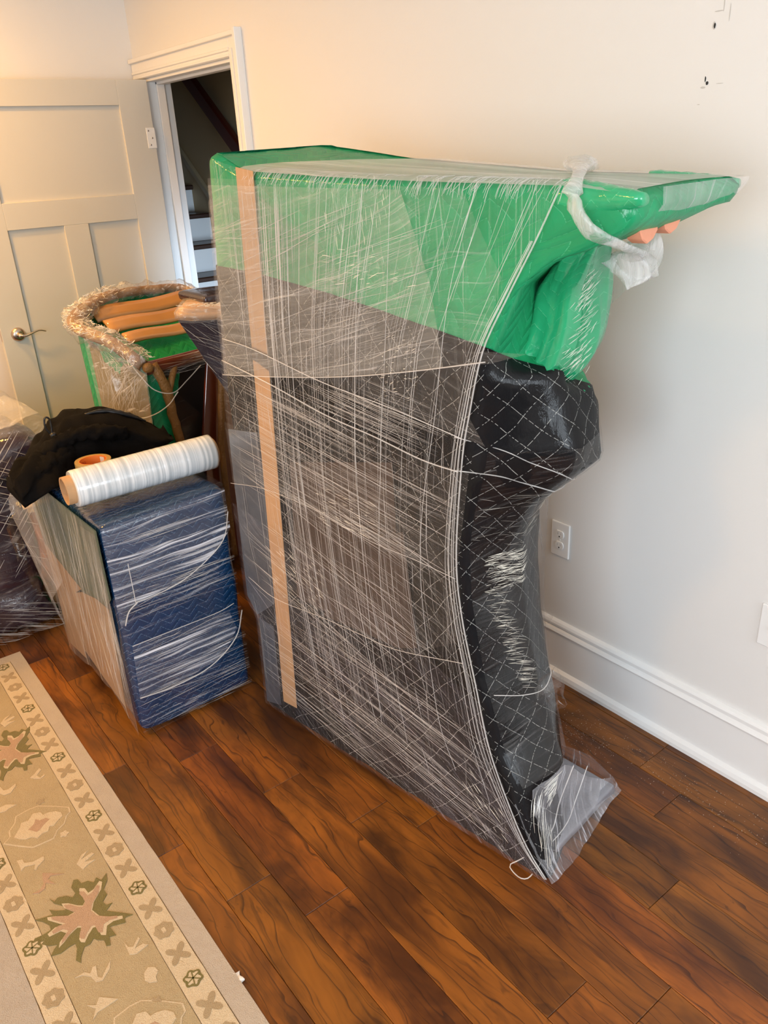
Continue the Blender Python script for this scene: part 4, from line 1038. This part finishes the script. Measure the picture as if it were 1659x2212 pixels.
csheet([(.0, .74), (.386, .745), (.386, .01), (.0, .005)], .0075, M['f_chest2'])
G, UVs = [], []      # film over the chest top
for i in range(16):
    G.append([( -.004 + (CW + .008) * j / 12, .002 + (CD - .01) * i / 15, CHh - .006 + .012 * j / 12 + .001 * math.sin(j * 2.2 + i)) for j in range(13)]); UVs.append([(j / 12 * .4, i / 15 * .6) for j in range(13)])
grid('film_wrap', G, M['f_chest2'], chest, True, UVs)
def SF(off): return lambda y, z: (-off - .02 * max(0, (z / .735) ** 3) * (y / .66), y, z)
# left side: sage blanket above, brown paper below, all under milky film
lowedge = [(.0, .012), (.06, .03), (.13, .062), (.20, .075), (.26, .060), (.32, .060), (.40, .062), (.48, .035), (.60, .012), (.655, .008)]
polyface('sage_blanket', [(.002, .72), (.002, .50), (.10, .42), (.30, .40), (.65, .45), (.655, .72)], SF(.008), M['sage'], chest)
polyface('paper_sheet', [(.04, .45), (.15, .44), (.30, .40), (.45, .33), (.45, .10), (.26, .075), (.09, .06)], SF(.010), M['tansheet'], chest)
polyface('paper_sheet', [(.30, .41), (.65, .45), (.655, .03), (.46, .06), (.44, .33)], SF(.009), M['tansheet'], chest)
polyface('film_wrap', lowedge + [(.66, .70), (.40, .725), (.0, .722)], SF(.0135), M['f_side'], chest)
polyface('film_wrap', [(.0, .71), (.0, .10), (.10, .08), (.14, .40), (.12, .70)], SF(.0150), M['f_side'], chest)
G, UVs = [], []      # loose skirt of film flaring behind
top = smoothline([(-.03, .60, .70), (-.075, .66, .66), (-.085, .70, .58), (-.065, .72, .50), (-.05, .68, .40)], 16)
bot = smoothline([(-.015, .50, .36), (-.03, .56, .30), (-.04, .62, .24), (-.03, .66, .18), (-.01, .66, .10)], 16)
for a, b in zip(top, bot): G.append([tuple(a.lerp(b, t / 8)) for t in range(9)]); UVs.append([(a.y, a.lerp(b, t / 8).z) for t in range(9)])
grid('film_skirt', G, M['f_hang'], chest, True, UVs)
V, Fc = [], []
for k in range(110):
    y = rs.uniform(.01, .62); z0 = rs.uniform(.08, .5); z1 = min(.71, z0 + rs.uniform(.06, .3)); dy = rs.gauss(-.02, .03); r0 = rs.choice([.0003, .0005, .0008])
    tube_data([(-.0165 - .02 * max(0, (zz / .735) ** 3) * (y / .66), y + dy * q / 4, zz) for q in range(5) for zz in [z0 + (z1 - z0) * q / 4]], lambda t: r0 * math.sin(math.pi * (.1 + .8 * t)), 3, V, Fc, 1, False)
tag(pymesh('film_strands', V, Fc, M['strand'], chest, False), kind='stuff')
tube('wooden_peg', [(-.002, .655, .597), (-.05, .665, .592)], .009, M['dowel'], chest, 14)
V, Fc = [], []
for k in range(150):
    zz = rs.choice([rs.uniform(.50, .70), rs.uniform(.41, .51), rs.uniform(.14, .33), rs.uniform(.02, .16)]); x0 = rs.uniform(.0, .30); x1 = min(.385, x0 + rs.uniform(.03, .2)); sl = rs.gauss(.02, .06)
    off = -.0125 - rs.random() * .002; r0 = rs.choice([.0003, .0004, .0006, .0008])
    tube_data([(x0 + (x1 - x0) * i / 5, off, zz + sl * (x1 - x0) * i / 5) for i in range(6)], lambda t: r0 * math.sin(math.pi * (.08 + .84 * t)), 3, V, Fc, 1, False)
tag(pymesh('film_strands', V, Fc, M['strand'], chest), kind='stuff')
for pts, r0 in (([(.384, .66), (.36, .58), (.30, .53), (.20, .485), (.10, .472), (.055, .472)], .0018), ([(.055, .60), (.055, .53), (.055, .47)], .0014), ([(.02, .335), (.15, .335), (.30, .335), (.36, .345)], .0014), ([(.01, .15), (.12, .14), (.25, .155), (.35, .22), (.385, .31)], .0020), ([(.06, .47), (.03, .45), (.012, .41)], .0022)):
    tube('film_edge', [(p.x, -.0135, p.y) for p in smoothline([(a, b, 0) for a, b in pts], 24)], r0, M['strand'], chest, 6)

# ================================================================== FILM ROLL on the chest
p0, p1 = Vector((.566, 2.232, .8015)), Vector((1.002, 2.218, .806))
ROLLR = .0545
roll = empty('film_roll', p0); tag(roll, 'new roll of clear stretch film on a cardboard core, lying on the blue chest', 'roll')
d = (p1 - p0); roll.rotation_euler = d.to_track_quat('X', 'Z').to_euler(); Ln = d.length
prof = [(.0415, .002), (ROLLR - .003, .002)] + [(ROLLR + .0006 * mnoise.noise(Vector((t * 40, 0, 0))) - (.002 if t in (0,) else 0), .002 + (Ln - .004) * t) for t in [i / 60 for i in range(61)]] + [(ROLLR - .003, Ln - .002), (.0415, Ln - .002)]
lathe('film', prof, M['filmroll'], roll, 48, 'X')
lathe('core', [(.0370, -.022), (.0415, -.022), (.0415, Ln + .008), (.0370, Ln + .008), (.0370, -.022)], M['core'], roll, 40, 'X', False)

# ================================================================== TAPE ROLL
tape = empty('tape_roll', (.700, 2.440, .752)); tag(tape, 'roll of tan packing tape with orange core label, behind the film roll', 'tape')
tape.scale = (1.1, 1.1, 1.0)
lathe('tape_winding', [(.0385, 0), (.050, 0), (.0505, .002), (.0505, .046), (.050, .048), (.0385, .048)], M['tape'], tape, 48, 'Z', False)
lathe('core', [(.0385, .0), (.0385, .048), (.0365, .048), (.0365, .0), (.0385, 0)], M['orange_label'], tape, 48, 'Z', False)
def core_text(txt, ang, z, size, mat, name):
    for k, ch in enumerate(txt):
        a = ang - k * size * .72 / .036
        cu = bpy.data.curves.new(name, 'FONT'); cu.body = ch; cu.size = size; cu.extrude = .0002; cu.align_x = 'CENTER'
        o = bpy.data.objects.new(name, cu); COL.objects.link(o)
        me = bpy.data.meshes.new_from_object(o); bpy.data.objects.remove(o); bpy.data.curves.remove(cu)
        x = link(name, me, mat, tape); x.location = (.0358 * math.cos(a), .0358 * math.sin(a), z)
        x.rotation_euler = (math.pi / 2, 0, a - math.pi / 2 + math.pi * 0)
core_text('KING', math.radians(80), .012, .017, M['label_red'], 'letter')
core_text('FO', math.radians(128), .028, .012, M['label_red'], 'letter')
def arcpatch(name, a0, a1, z0, z1, mat):
    G = [[(.0361 * math.cos(a), .0361 * math.sin(a), z) for a in np.linspace(math.radians(a0), math.radians(a1), 10)] for z in (z0, z1)]
    grid(name, G, mat, tape, False)
arcpatch('navy_patch', 150, 128, .004, .022, M['label_navy']); arcpatch('navy_patch', 165, 153, .012, .036, M['label_navy'])
arcpatch('white_patch', 40, 15, .012, .044, M['white_cloth'])

# ================================================================== BLACK JACKET
jk = empty('black_jacket', (.72, 2.6, .75)); tag(jk, 'crumpled black jacket with drawcord loop heaped on the blue chest', 'jacket')
NJ, MJ = 74, 46
G, UVs = [], []
ctrl = [(.470, .790, .09), (.50, .805, .11), (.57, .830, .13), (.64, .853, .15), (.74, .888, .16), (.82, .878, .17), (.90, .850, .18), (.97, .812, .17), (1.02, .770, .12), (1.035, .760, .08)]
for i in range(NJ):
    x = .468 + (1.035 - .468) * i / (NJ - 1); zt = float(np.interp(x, [c[0] for c in ctrl], [c[1] for c in ctrl])); hw = float(np.interp(x, [c[0] for c in ctrl], [c[2] for c in ctrl]))
    row, uvr = [], []
    yc = float(np.interp(x, [.47, .58, .68, .80, 1.03], [2.50, 2.58, 2.695, 2.71, 2.69]))
    zf = .756 if x > .56 else float(np.interp(x, [.46, .56], [.715, .756]))
    for j in range(MJ):
        a = 2 * math.pi * j / MJ; c, s = math.cos(a), math.sin(a)
        rr = 1.0 + .10 * math.sin(3 * a + x * 18) + .06 * math.sin(7 * a - x * 25)
        fold = .022 * mnoise.noise(Vector((x * 11 + a, a * 1.4, 3))) + .012 * mnoise.noise(Vector((x * 25, a * 3 + x * 9, 8)))
        y = yc + hw * c * rr + fold
        z = zf + (zt - zf) * max(0, s) ** .8 * (1 + .02 * math.sin(5 * a + x * 30)) + fold * max(0, s) * 1.2 + (-.004 if s < 0 else 0)
        row.append((x - .72, y - 2.6, max(z, zf - .006) - .75)); uvr.append((x, a * .06))
    G.append(row); UVs.append(uvr)
G = [[tuple(sum((Vector(p) for p in G[0]), Vector()) / MJ)] * MJ] + G + [[tuple(sum((Vector(p) for p in G[-1]), Vector()) / MJ)] * MJ]
UVs = [UVs[0]] + UVs + [UVs[-1]]
grid('jacket_body', G, M['jacket'], jk, True, UVs, closed_v=True)
tube('sleeve', smoothline([(-.06, -.02, .06), (-.13, -.08, .045), (-.19, -.11, .025), (-.245, -.10, -.01)], 26), lambda t: .045 * (1 - .35 * t), M['jacket'], jk, 16, .75, .5)
tube('sleeve', smoothline([(.14, -.03, .07), (.05, -.03, .09), (-.05, -.02, .09), (-.14, -.05, .06)], 26), lambda t: .030 * (1 + .3 * math.sin(t * 3)), M['jacket'], jk, 16, .7, .6)
tube('collar', smoothline([(.05, .07, .133), (.12, .07, .128), (.19, .06, .100), (.25, .06, .065)], 26), lambda t: .012 * math.sin(.3 + 2.5 * t), M['jshine'], jk, 12, .8, .4)
tube('drawcord_loop', smoothline([(-.088, .0, .115), (-.098, .0, .138), (-.096, .0, .165), (-.088, .0, .170), (-.080, .0, .160), (-.080, .0, .135), (-.082, .0, .115)], 30), .0032, M['jshine'], jk, 10)
rounded_box('cord_lock', (-.092, -.022, .104), (-.074, -.002, .120), .006, M['jshine'], jk, 6)

# ================================================================== WRAPPED ARMCHAIR FRAME behind the chest
arm = empty('wrapped_armchair', (1.25, 3.2, 0)); tag(arm, 'curved wooden armchair with slatted top, padded in green blankets under crumpled film', 'chair')
def al(p): return (p[0] - 1.25, p[1] - 3.2, p[2])
def apts(L_): return [al(p) for p in L_]
nl, l1, l2, bl, b0, b1, b2, b3, r1, r2_, nr = (1.087, 2.9, .949), (1.017, 3.0, 1.034), (.965, 3.15, 1.067), (.978, 3.25, 1.092), (1.077, 3.4, 1.112), (1.227, 3.5, 1.132), (1.456, 3.6, 1.115), (1.60, 3.6, 1.10), (1.637, 3.45, 1.05), (1.604, 3.25, .979), (1.493, 3.03, .930)
rim = smoothline(apts([nl, l1, l2, bl, b0, b1, b2, b3, r1]), 60)
tube('rim_rail', rim, lambda t: .034 - .008 * t, M['ropewood'], arm, 12, .7, .15)
tube('film_wrap', rim, lambda t: .050 - .012 * t + .006 * math.sin(t * 60), M['f_gold'], arm, 18, .8, .6)
V, Fc = [], []
rg_ = random.Random(5)
for k in range(420):
    t = rg_.random() ** 1.3 * .62; c = rim[int(t * 59)]; a = rg_.uniform(.3, 2.9); rr = .047 + rg_.random() * .008
    p = c + Vector((rr * math.cos(a), rr * .3 * math.sin(a) - .5 * rr * abs(math.cos(a)), rr * .75 * math.sin(a))); d_ = Vector((rg_.gauss(0, 1), rg_.gauss(0, 1), rg_.gauss(0, .4))).normalized() * rg_.uniform(.004, .016)
    tube_data([p - d_, p, p + d_ + Vector((0, 0, rg_.gauss(0, .003)))], rg_.choice([.0006, .0009, .0013]), 3, V, Fc, 1, False)
GL = (V, Fc)  # highlights on the rim film, modelled as short pale strands
tube('front_rail', smoothline(apts([(1.10, 2.905, .935), (1.25, 2.95, .93), (1.38, 3.0, .925), (1.5, 3.04, .925)]), 20), .026, M['redwood'], arm, 12)
for a, b, wd_ in (((1.09, 3.37, 1.078), (1.63, 3.54, 1.070), .075), ((1.10, 3.255, 1.045), (1.60, 3.385, 1.034), .070), ((1.12, 3.13, 1.012), (1.56, 3.25, .998), .055)):
    a, b = Vector(a), Vector(b); wv = Vector((-.01, wd_ * .8, wd_ * .62)) / 2
    grid('slat', [[tuple(Vector(al(a.lerp(b, k / 12) + wv * sg)) + Vector((0, 0, .004 * math.sin(k * .7)))) for k in range(13)] for sg in (-1, -.3, .3, 1)], M['slatwood'], arm, True, None, False, .009)
G, UVs = [], []       # green blanket slung under the slats
for i in range(20):
    t = i / 19; A2 = Vector((1.10, 3.0, .90)).lerp(Vector((1.02, 3.36, 1.04)), t); B2 = Vector((1.56, 3.06, .87)).lerp(Vector((1.66, 3.56, 1.04)), t)
    G.append([al(A2.lerp(B2, s / 19) + Vector((0, 0, -.045 * math.sin(math.pi * s / 19) * (1 - t * .7) - .01 + .008 * mnoise.noise(Vector((s * .4, t * 5, 0)))))) for s in range(20)]); UVs.append([(s / 19 * .6, t * .4) for s in range(20)])
grid('seat_blanket', G, M['green'], arm, True, UVs)
# outer wall of the tub: green blanket with an olive panel
topc = smoothline([Vector(p) for p in (nl, l1, l2, bl, b0, b1, b2, b3, r1)], 60)
G, UVs = [], []
for i, p in enumerate(topc):
    q = Vector((p.x + (1.3 - p.x) * .10, p.y + (3.25 - p.y) * .10, .0))
    G.append([al(p.lerp(q, s / 12) + Vector((0, 0, -.01 if s == 0 else 0)) + Vector((.006 * mnoise.noise(Vector((i * .3, s, 1))), .006 * mnoise.noise(Vector((i * .3, s, 5))), 0))) for s in range(13)]); UVs.append([(i * .025, s * .08) for s in range(13)])
grid('side_blanket', G, M['green'], arm, True, UVs)
def quad(name, a, b, c, d_, mat, n=10, bulge=(0, 0, 0), amp=.004):
    a, b, c, d_ = map(Vector, (a, b, c, d_)); G, UVs = [], []
    for i in range(n + 1):
        L_, R2_ = a.lerp(d_, i / n), b.lerp(c, i / n)
        G.append([al(L_.lerp(R2_, j / n) + Vector(bulge) * math.sin(math.pi * j / n) * math.sin(math.pi * i / n) + Vector((0, amp * mnoise.noise(Vector((i * .9, j * .9, a.x * 9))), 0))) for j in range(n + 1)])
        UVs.append([(L_.lerp(R2_, j / n).x, L_.lerp(R2_, j / n).z) for j in range(n + 1)])
    return grid(name, G, mat, arm, True, UVs)
quad('olive_panel', (.968, 3.11, 1.035), (1.083, 2.885, .92), (1.055, 2.90, .0), (.975, 3.08, .0), M['olive'], 10, (-.006, -.006, 0))
quad('film_wrap', (.955, 3.12, 1.06), (1.085, 2.872, .94), (1.055, 2.88, .30), (.960, 3.06, .30), M['f_gold'], 12, (-.008, -.008, 0))
quad('film_wrap', (.990, 3.03, 1.04), (1.10, 2.862, .93), (1.40, 2.98, .60), (1.00, 2.93, .60), M['f_clear'], 12, (-.008, -.012, 0))
quad('front_blanket', (1.07, 2.91, .91), (1.17, 2.93, .90), (1.19, 2.94, .0), (1.03, 2.92, .0), M['green'])
quad('dark_void', (1.14, 2.96, .90), (1.50, 3.07, .90), (1.50, 3.05, .0), (1.14, 2.96, .0), M['void'])  # dark sheet standing in for the shaded void of the chair front
quad('film_wrap', (1.09, 2.885, .955), (1.50, 3.005, .955), (1.50, 3.00, .895), (1.10, 2.88, .885), M['f_mid'], 10)
quad('green_pad', (1.185, 2.935, .875), (1.25, 2.955, .885), (1.22, 2.945, .80), (1.19, 2.935, .80), M['green'])
tube('carved_leg', smoothline(apts([(1.125, 2.905, .95), (1.14, 2.895, .90), (1.158, 2.895, .85), (1.165, 2.90, .80), (1.175, 2.905, .70), (1.188, 2.91, .60), (1.20, 2.92, .3), (1.21, 2.93, .03)]), 40), lambda t: .020 - .006 * t, M['ropewood'], arm, 12, 1, .3)
tube('leg_bracket', smoothline(apts([(1.168, 2.895, .83), (1.185, 2.90, .87), (1.215, 2.925, .91), (1.235, 2.95, .94)]), 14), .013, M['ropewood'], arm, 10)
prism('mahogany_panel', [(1.375, .90), (1.50, .92), (1.50, .0), (1.26, .0), (1.30, .60), (1.35, .80)], lambda a, b: al((a, 2.94 + (a - 1.3) * .3, b)), (0, .018, 0), M['redwood'], arm, .002)
tube('carved_leg', smoothline(apts([(1.43, 2.955, .90), (1.40, 2.945, .70), (1.37, 2.935, .5), (1.36, 2.93, .03)]), 24), .014, M['ropewood'], arm, 10, 1, .3)
V, Fc = [], []
for k in range(90):
    A3 = Vector((1.085, 2.865, .93)).lerp(Vector((.97, 3.09, 1.04)), rs.random() ** 1.6); B3 = Vector((1.05, 2.87, .70)).lerp(Vector((.955, 3.05, .70)), rs.random()) + Vector((0, 0, rs.uniform(-.05, .25)))
    a, b = A3.lerp(B3, rs.uniform(0, .4)), A3.lerp(B3, rs.uniform(.6, 1)); r0 = rs.choice([.0004, .0006, .0009])
    tube_data([al(a.lerp(b, i / 4) + Vector((-.008, -.010, 0))) for i in range(5)], lambda t: r0 * math.sin(math.pi * (.1 + .8 * t)), 3, V, Fc, 1, False)
for k in range(50):
    x = rs.uniform(1.1, 1.45); z = rs.uniform(.885, .96); a = Vector((x, 2.88 + (x - 1.09) * .3, z)); b = a + Vector((rs.uniform(.05, .2), .03, rs.gauss(0, .008)))
    r0 = rs.choice([.0004, .0007]); tube_data([al(a.lerp(b, i / 4)) for i in range(5)], lambda t: r0 * math.sin(math.pi * (.1 + .8 * t)), 3, V, Fc, 1, False)
tag(pymesh('film_strands', V, Fc, M['strand'], arm), kind='stuff')
tag(pymesh('film_glints', GL[0], GL[1], M['glint'], arm), kind='stuff')
rounded_box('rail_knob', al((1.075, 2.862, .925)), al((1.115, 2.90, .962)), .016, M['ropewood'], arm, 8)
tube('film_edge', smoothline(apts([(1.03, 2.93, 1.0), (1.06, 2.88, .92), (1.10, 2.86, .86), (1.17, 2.86, .835), (1.25, 2.90, .86), (1.33, 2.93, .90)]), 40), .0022, M['strand'], arm, 6)
tube('film_edge', smoothline(apts([(1.19, 2.86, .835), (1.13, 2.85, .79), (1.04, 2.86, .765), (.94, 2.98, .76)]), 30), .0022, M['strand'], arm, 6)

# ================================================================== WRAPPED TABLETOP poking out between chair and tall piece
tb = empty('wrapped_tabletop', (1.25, 2.7, 0)); tag(tb, 'pointed corner of a film-wrapped tabletop jutting out left of the tall piece', 'table')
def tbl(p): return (p[0] - 1.25, p[1] - 2.7, p[2])
topp = [(1.160, 2.70, 1.166), (1.20, 2.665, 1.158), (1.62, 2.56, 1.13), (1.66, 2.98, 1.15), (1.27, 2.86, 1.17)]
def thick_poly(name, pts, dz, mat, par, loc, bev):
    bm = bmesh.new(); vs = [bm.verts.new(loc(p)) for p in pts]; f = bm.faces.new(vs); r = bmesh.ops.extrude_face_region(bm, geom=[f])
    for v in [g for g in r['geom'] if isinstance(g, bmesh.types.BMVert)]: v.co.z -= dz
    bmesh.ops.recalc_face_normals(bm, faces=bm.faces)
    bmesh.ops.bevel(bm, geom=bm.edges[:], offset=bev, segments=3, affect='EDGES')
    me = bpy.data.meshes.new(name); bm.to_mesh(me); bm.free(); box_uv(me); return link(name, me, mat, par, True)
thick_poly('padded_top', topp, .035, M['tan'], tb, tbl, .008)
thick_poly('film_wrap', [(x + (-.012 if x < 1.3 else .01), y + (-.01 if y < 2.75 else .01), z + .006) for x, y, z in topp], .047, M['f_gold'], tb, tbl, .012)
G, UVs = [], []
for i in range(14):
    t = i / 13; a = Vector((1.165, 2.70, 1.13)).lerp(Vector((1.42, 2.64, .60)), t); b = Vector((1.62, 2.58, 1.10)).lerp(Vector((1.62, 2.62, .0)), t)
    G.append([tbl(a.lerp(b, s / 10)) for s in range(11)]); UVs.append([(s * .05, t * .5) for s in range(11)])
grid('dark_blanket', G, M['plum'], tb, True, UVs)
G = [[tuple(Vector(p) + Vector((-.006, -.008, 0))) for p in row] for row in G]
grid('film_wrap', G, M['f_mid'], tb, True, UVs)
V, Fc = [], []
for k in range(110):
    t, u_ = rs.random() * .6, rs.random() * .7; a = Vector((1.165, 2.70, 1.13)).lerp(Vector((1.42, 2.64, .60)), t).lerp(Vector((1.62, 2.58, 1.10)).lerp(Vector((1.62, 2.62, .0)), t), u_)
    b = a + Vector((rs.uniform(.04, .16), -.01, rs.uniform(-.10, -.02))); r0 = rs.choice([.0004, .0006, .0009])
    tube_data([tbl(a.lerp(b, i / 3) + Vector((-.012, -.016, 0))) for i in range(4)], lambda t: r0 * math.sin(math.pi * (.1 + .8 * t)), 3, V, Fc, 1, False)
for k in range(120):
    a = Vector((rs.uniform(1.17, 1.55), 0, 0)); a.y = 2.665 - (a.x - 1.2) * .25 + rs.uniform(-.012, .10) + .0; a.z = 1.170 - (a.x - 1.16) * .06 + .006; b = a + Vector((rs.uniform(.008, .035), rs.gauss(0, .006), rs.gauss(0, .002)))
    tube_data([tbl(a), tbl(b)], rs.choice([.0006, .0009, .0013]), 3, V, Fc, 1, False)
tag(pymesh('film_strands', V, Fc, M['glint'], tb, False), kind='stuff')
box('table_leg', tbl((1.50, 2.70, 0)), tbl((1.56, 2.76, 1.10)), M['void'], tb, .004)
rounded_box('dark_blanket', tbl((1.30, 2.75, 1.155)), tbl((1.62, 2.98, 1.19)), .014, M['plum'], tb, 12, .006, 9)

# ================================================================== PLUM BUNDLE at the left edge
pb_ = empty('wrapped_bundle', (.45, 3.2, 0)); tag(pb_, 'dark plum cushions bundled in shiny clear film on floor at left edge', 'bundle')
def pl_(p): return (p[0] - .45, p[1] - 3.2, p[2])
rounded_box('cushion', pl_((.06, 2.95, .62)), pl_((.70, 3.45, .765)), .068, M['plum'], pb_, 20, .02, 6, seed=2)
rounded_box('cushion', pl_((.02, 3.0, .12)), pl_((.60, 3.45, .62)), .10, M['plum'], pb_, 20, .03, 5, seed=3)
rounded_box('cushion', pl_((.0, 2.98, .0)), pl_((.585, 3.42, .20)), .06, M['plum'], pb_, 18, .02, 7, lambda p: (p[0] + .07 * max(0, 1 - p[2] / .13) * (1 if p[0] > .1 else 0), p[1], max(.002, p[2])), seed=6)
rounded_box('film_wrap', pl_((-.01, 2.91, .0)), pl_((.655, 3.47, .84)), .05, M['f_bundle'], pb_, 24, .03, 6, lambda p: (p[0] + (.06 if p[2] > .6 - 0 and p[0] > .1 else 0) - (.07 * math.sin(max(0, min(1, (p[2]) / .8)) * math.pi) if p[0] > .1 else 0) + .03 * max(0, 1 - (p[2]) / .1) * (1 if p[0] > .1 else 0), p[1], max(.002, p[2])), seed=9)
G, UVs = [], []
for i in range(14):
    t = i / 13; a = Vector((.02, 2.93, .80)).lerp(Vector((.02, 2.98, .86)), t); b = Vector((.735, 3.12, .79)).lerp(Vector((.70, 3.45, .80)), t)
    G.append([pl_(a.lerp(b, s / 14) + Vector((0, 0, .02 * math.sin(s * .5) + .004 * math.sin(s * 3 + t * 8)))) for s in range(15)]); UVs.append([(s * .05, t * .4) for s in range(15)])
grid('film_flap', G, M['f_hang'], pb_, True, UVs)
V, Fc = [], []
for k in range(160):
    z = rs.choice([rs.uniform(.02, .17), rs.uniform(.25, .75)]); x = rs.uniform(.25, .60); r0 = rs.choice([.0006, .0009, .0014]); sl = -.45 if z < .2 else rs.choice([-.6, 1.2])
    L_ = rs.uniform(.03, .12); tube_data([pl_((x + L_ * q / 3, 2.925 + .02 * math.sin(z * 7), max(.01, z + sl * L_ * q / 3))) for q in range(4)], lambda t: r0 * math.sin(math.pi * (.1 + .8 * t)), 3, V, Fc, 1, False)
tag(pymesh('film_strands', V, Fc, M['strand'], pb_, False), kind='stuff')
rounded_box('white_cloth', pl_((.615, 2.98, .60)), pl_((.665, 3.06, .655)), .02, M['white_cloth'], pb_, 8, .01, 20)

# ================================================================== debris on the floor
V, Fc = [], []
rd = random.Random(3)
for k in range(520):
    y = rd.uniform(.62, 1.38); x = 1.70 - abs(rd.gauss(0, .07)) if k % 3 else 1.60 + rd.gauss(0, .035)
    if k % 4 == 0: x, y = rd.gauss(1.585, .03), rd.gauss(1.17, .05)
    if x > 1.752 or x < 1.25: continue
    s = rd.uniform(.0005, .0022); a = rd.random() * 6; i = len(V); h = rd.uniform(.0003, .0009)
    V += [(x + s * math.cos(a + q), y + s * .6 * math.sin(a + q), .0008 + h * (q > 2)) for q in (0, 2.1, 4.2)]; Fc.append((i, i + 1, i + 2))
dd = pymesh('floor_debris', V, Fc, simple('plaster_dust', (.55, .48, .40), .8)); tag(dd, 'pale plaster dust and crumbs on the floor along the right baseboard', 'dust', kind='stuff')
sc_ = rounded_box('plastic_scrap', (.404, 1.155, .001), (.418, 1.180, .008), .003, M['white_cloth'], None, 6, .006, 90); tag(sc_, 'tiny white plastic scrap on the floor at the rug edge', 'scrap')
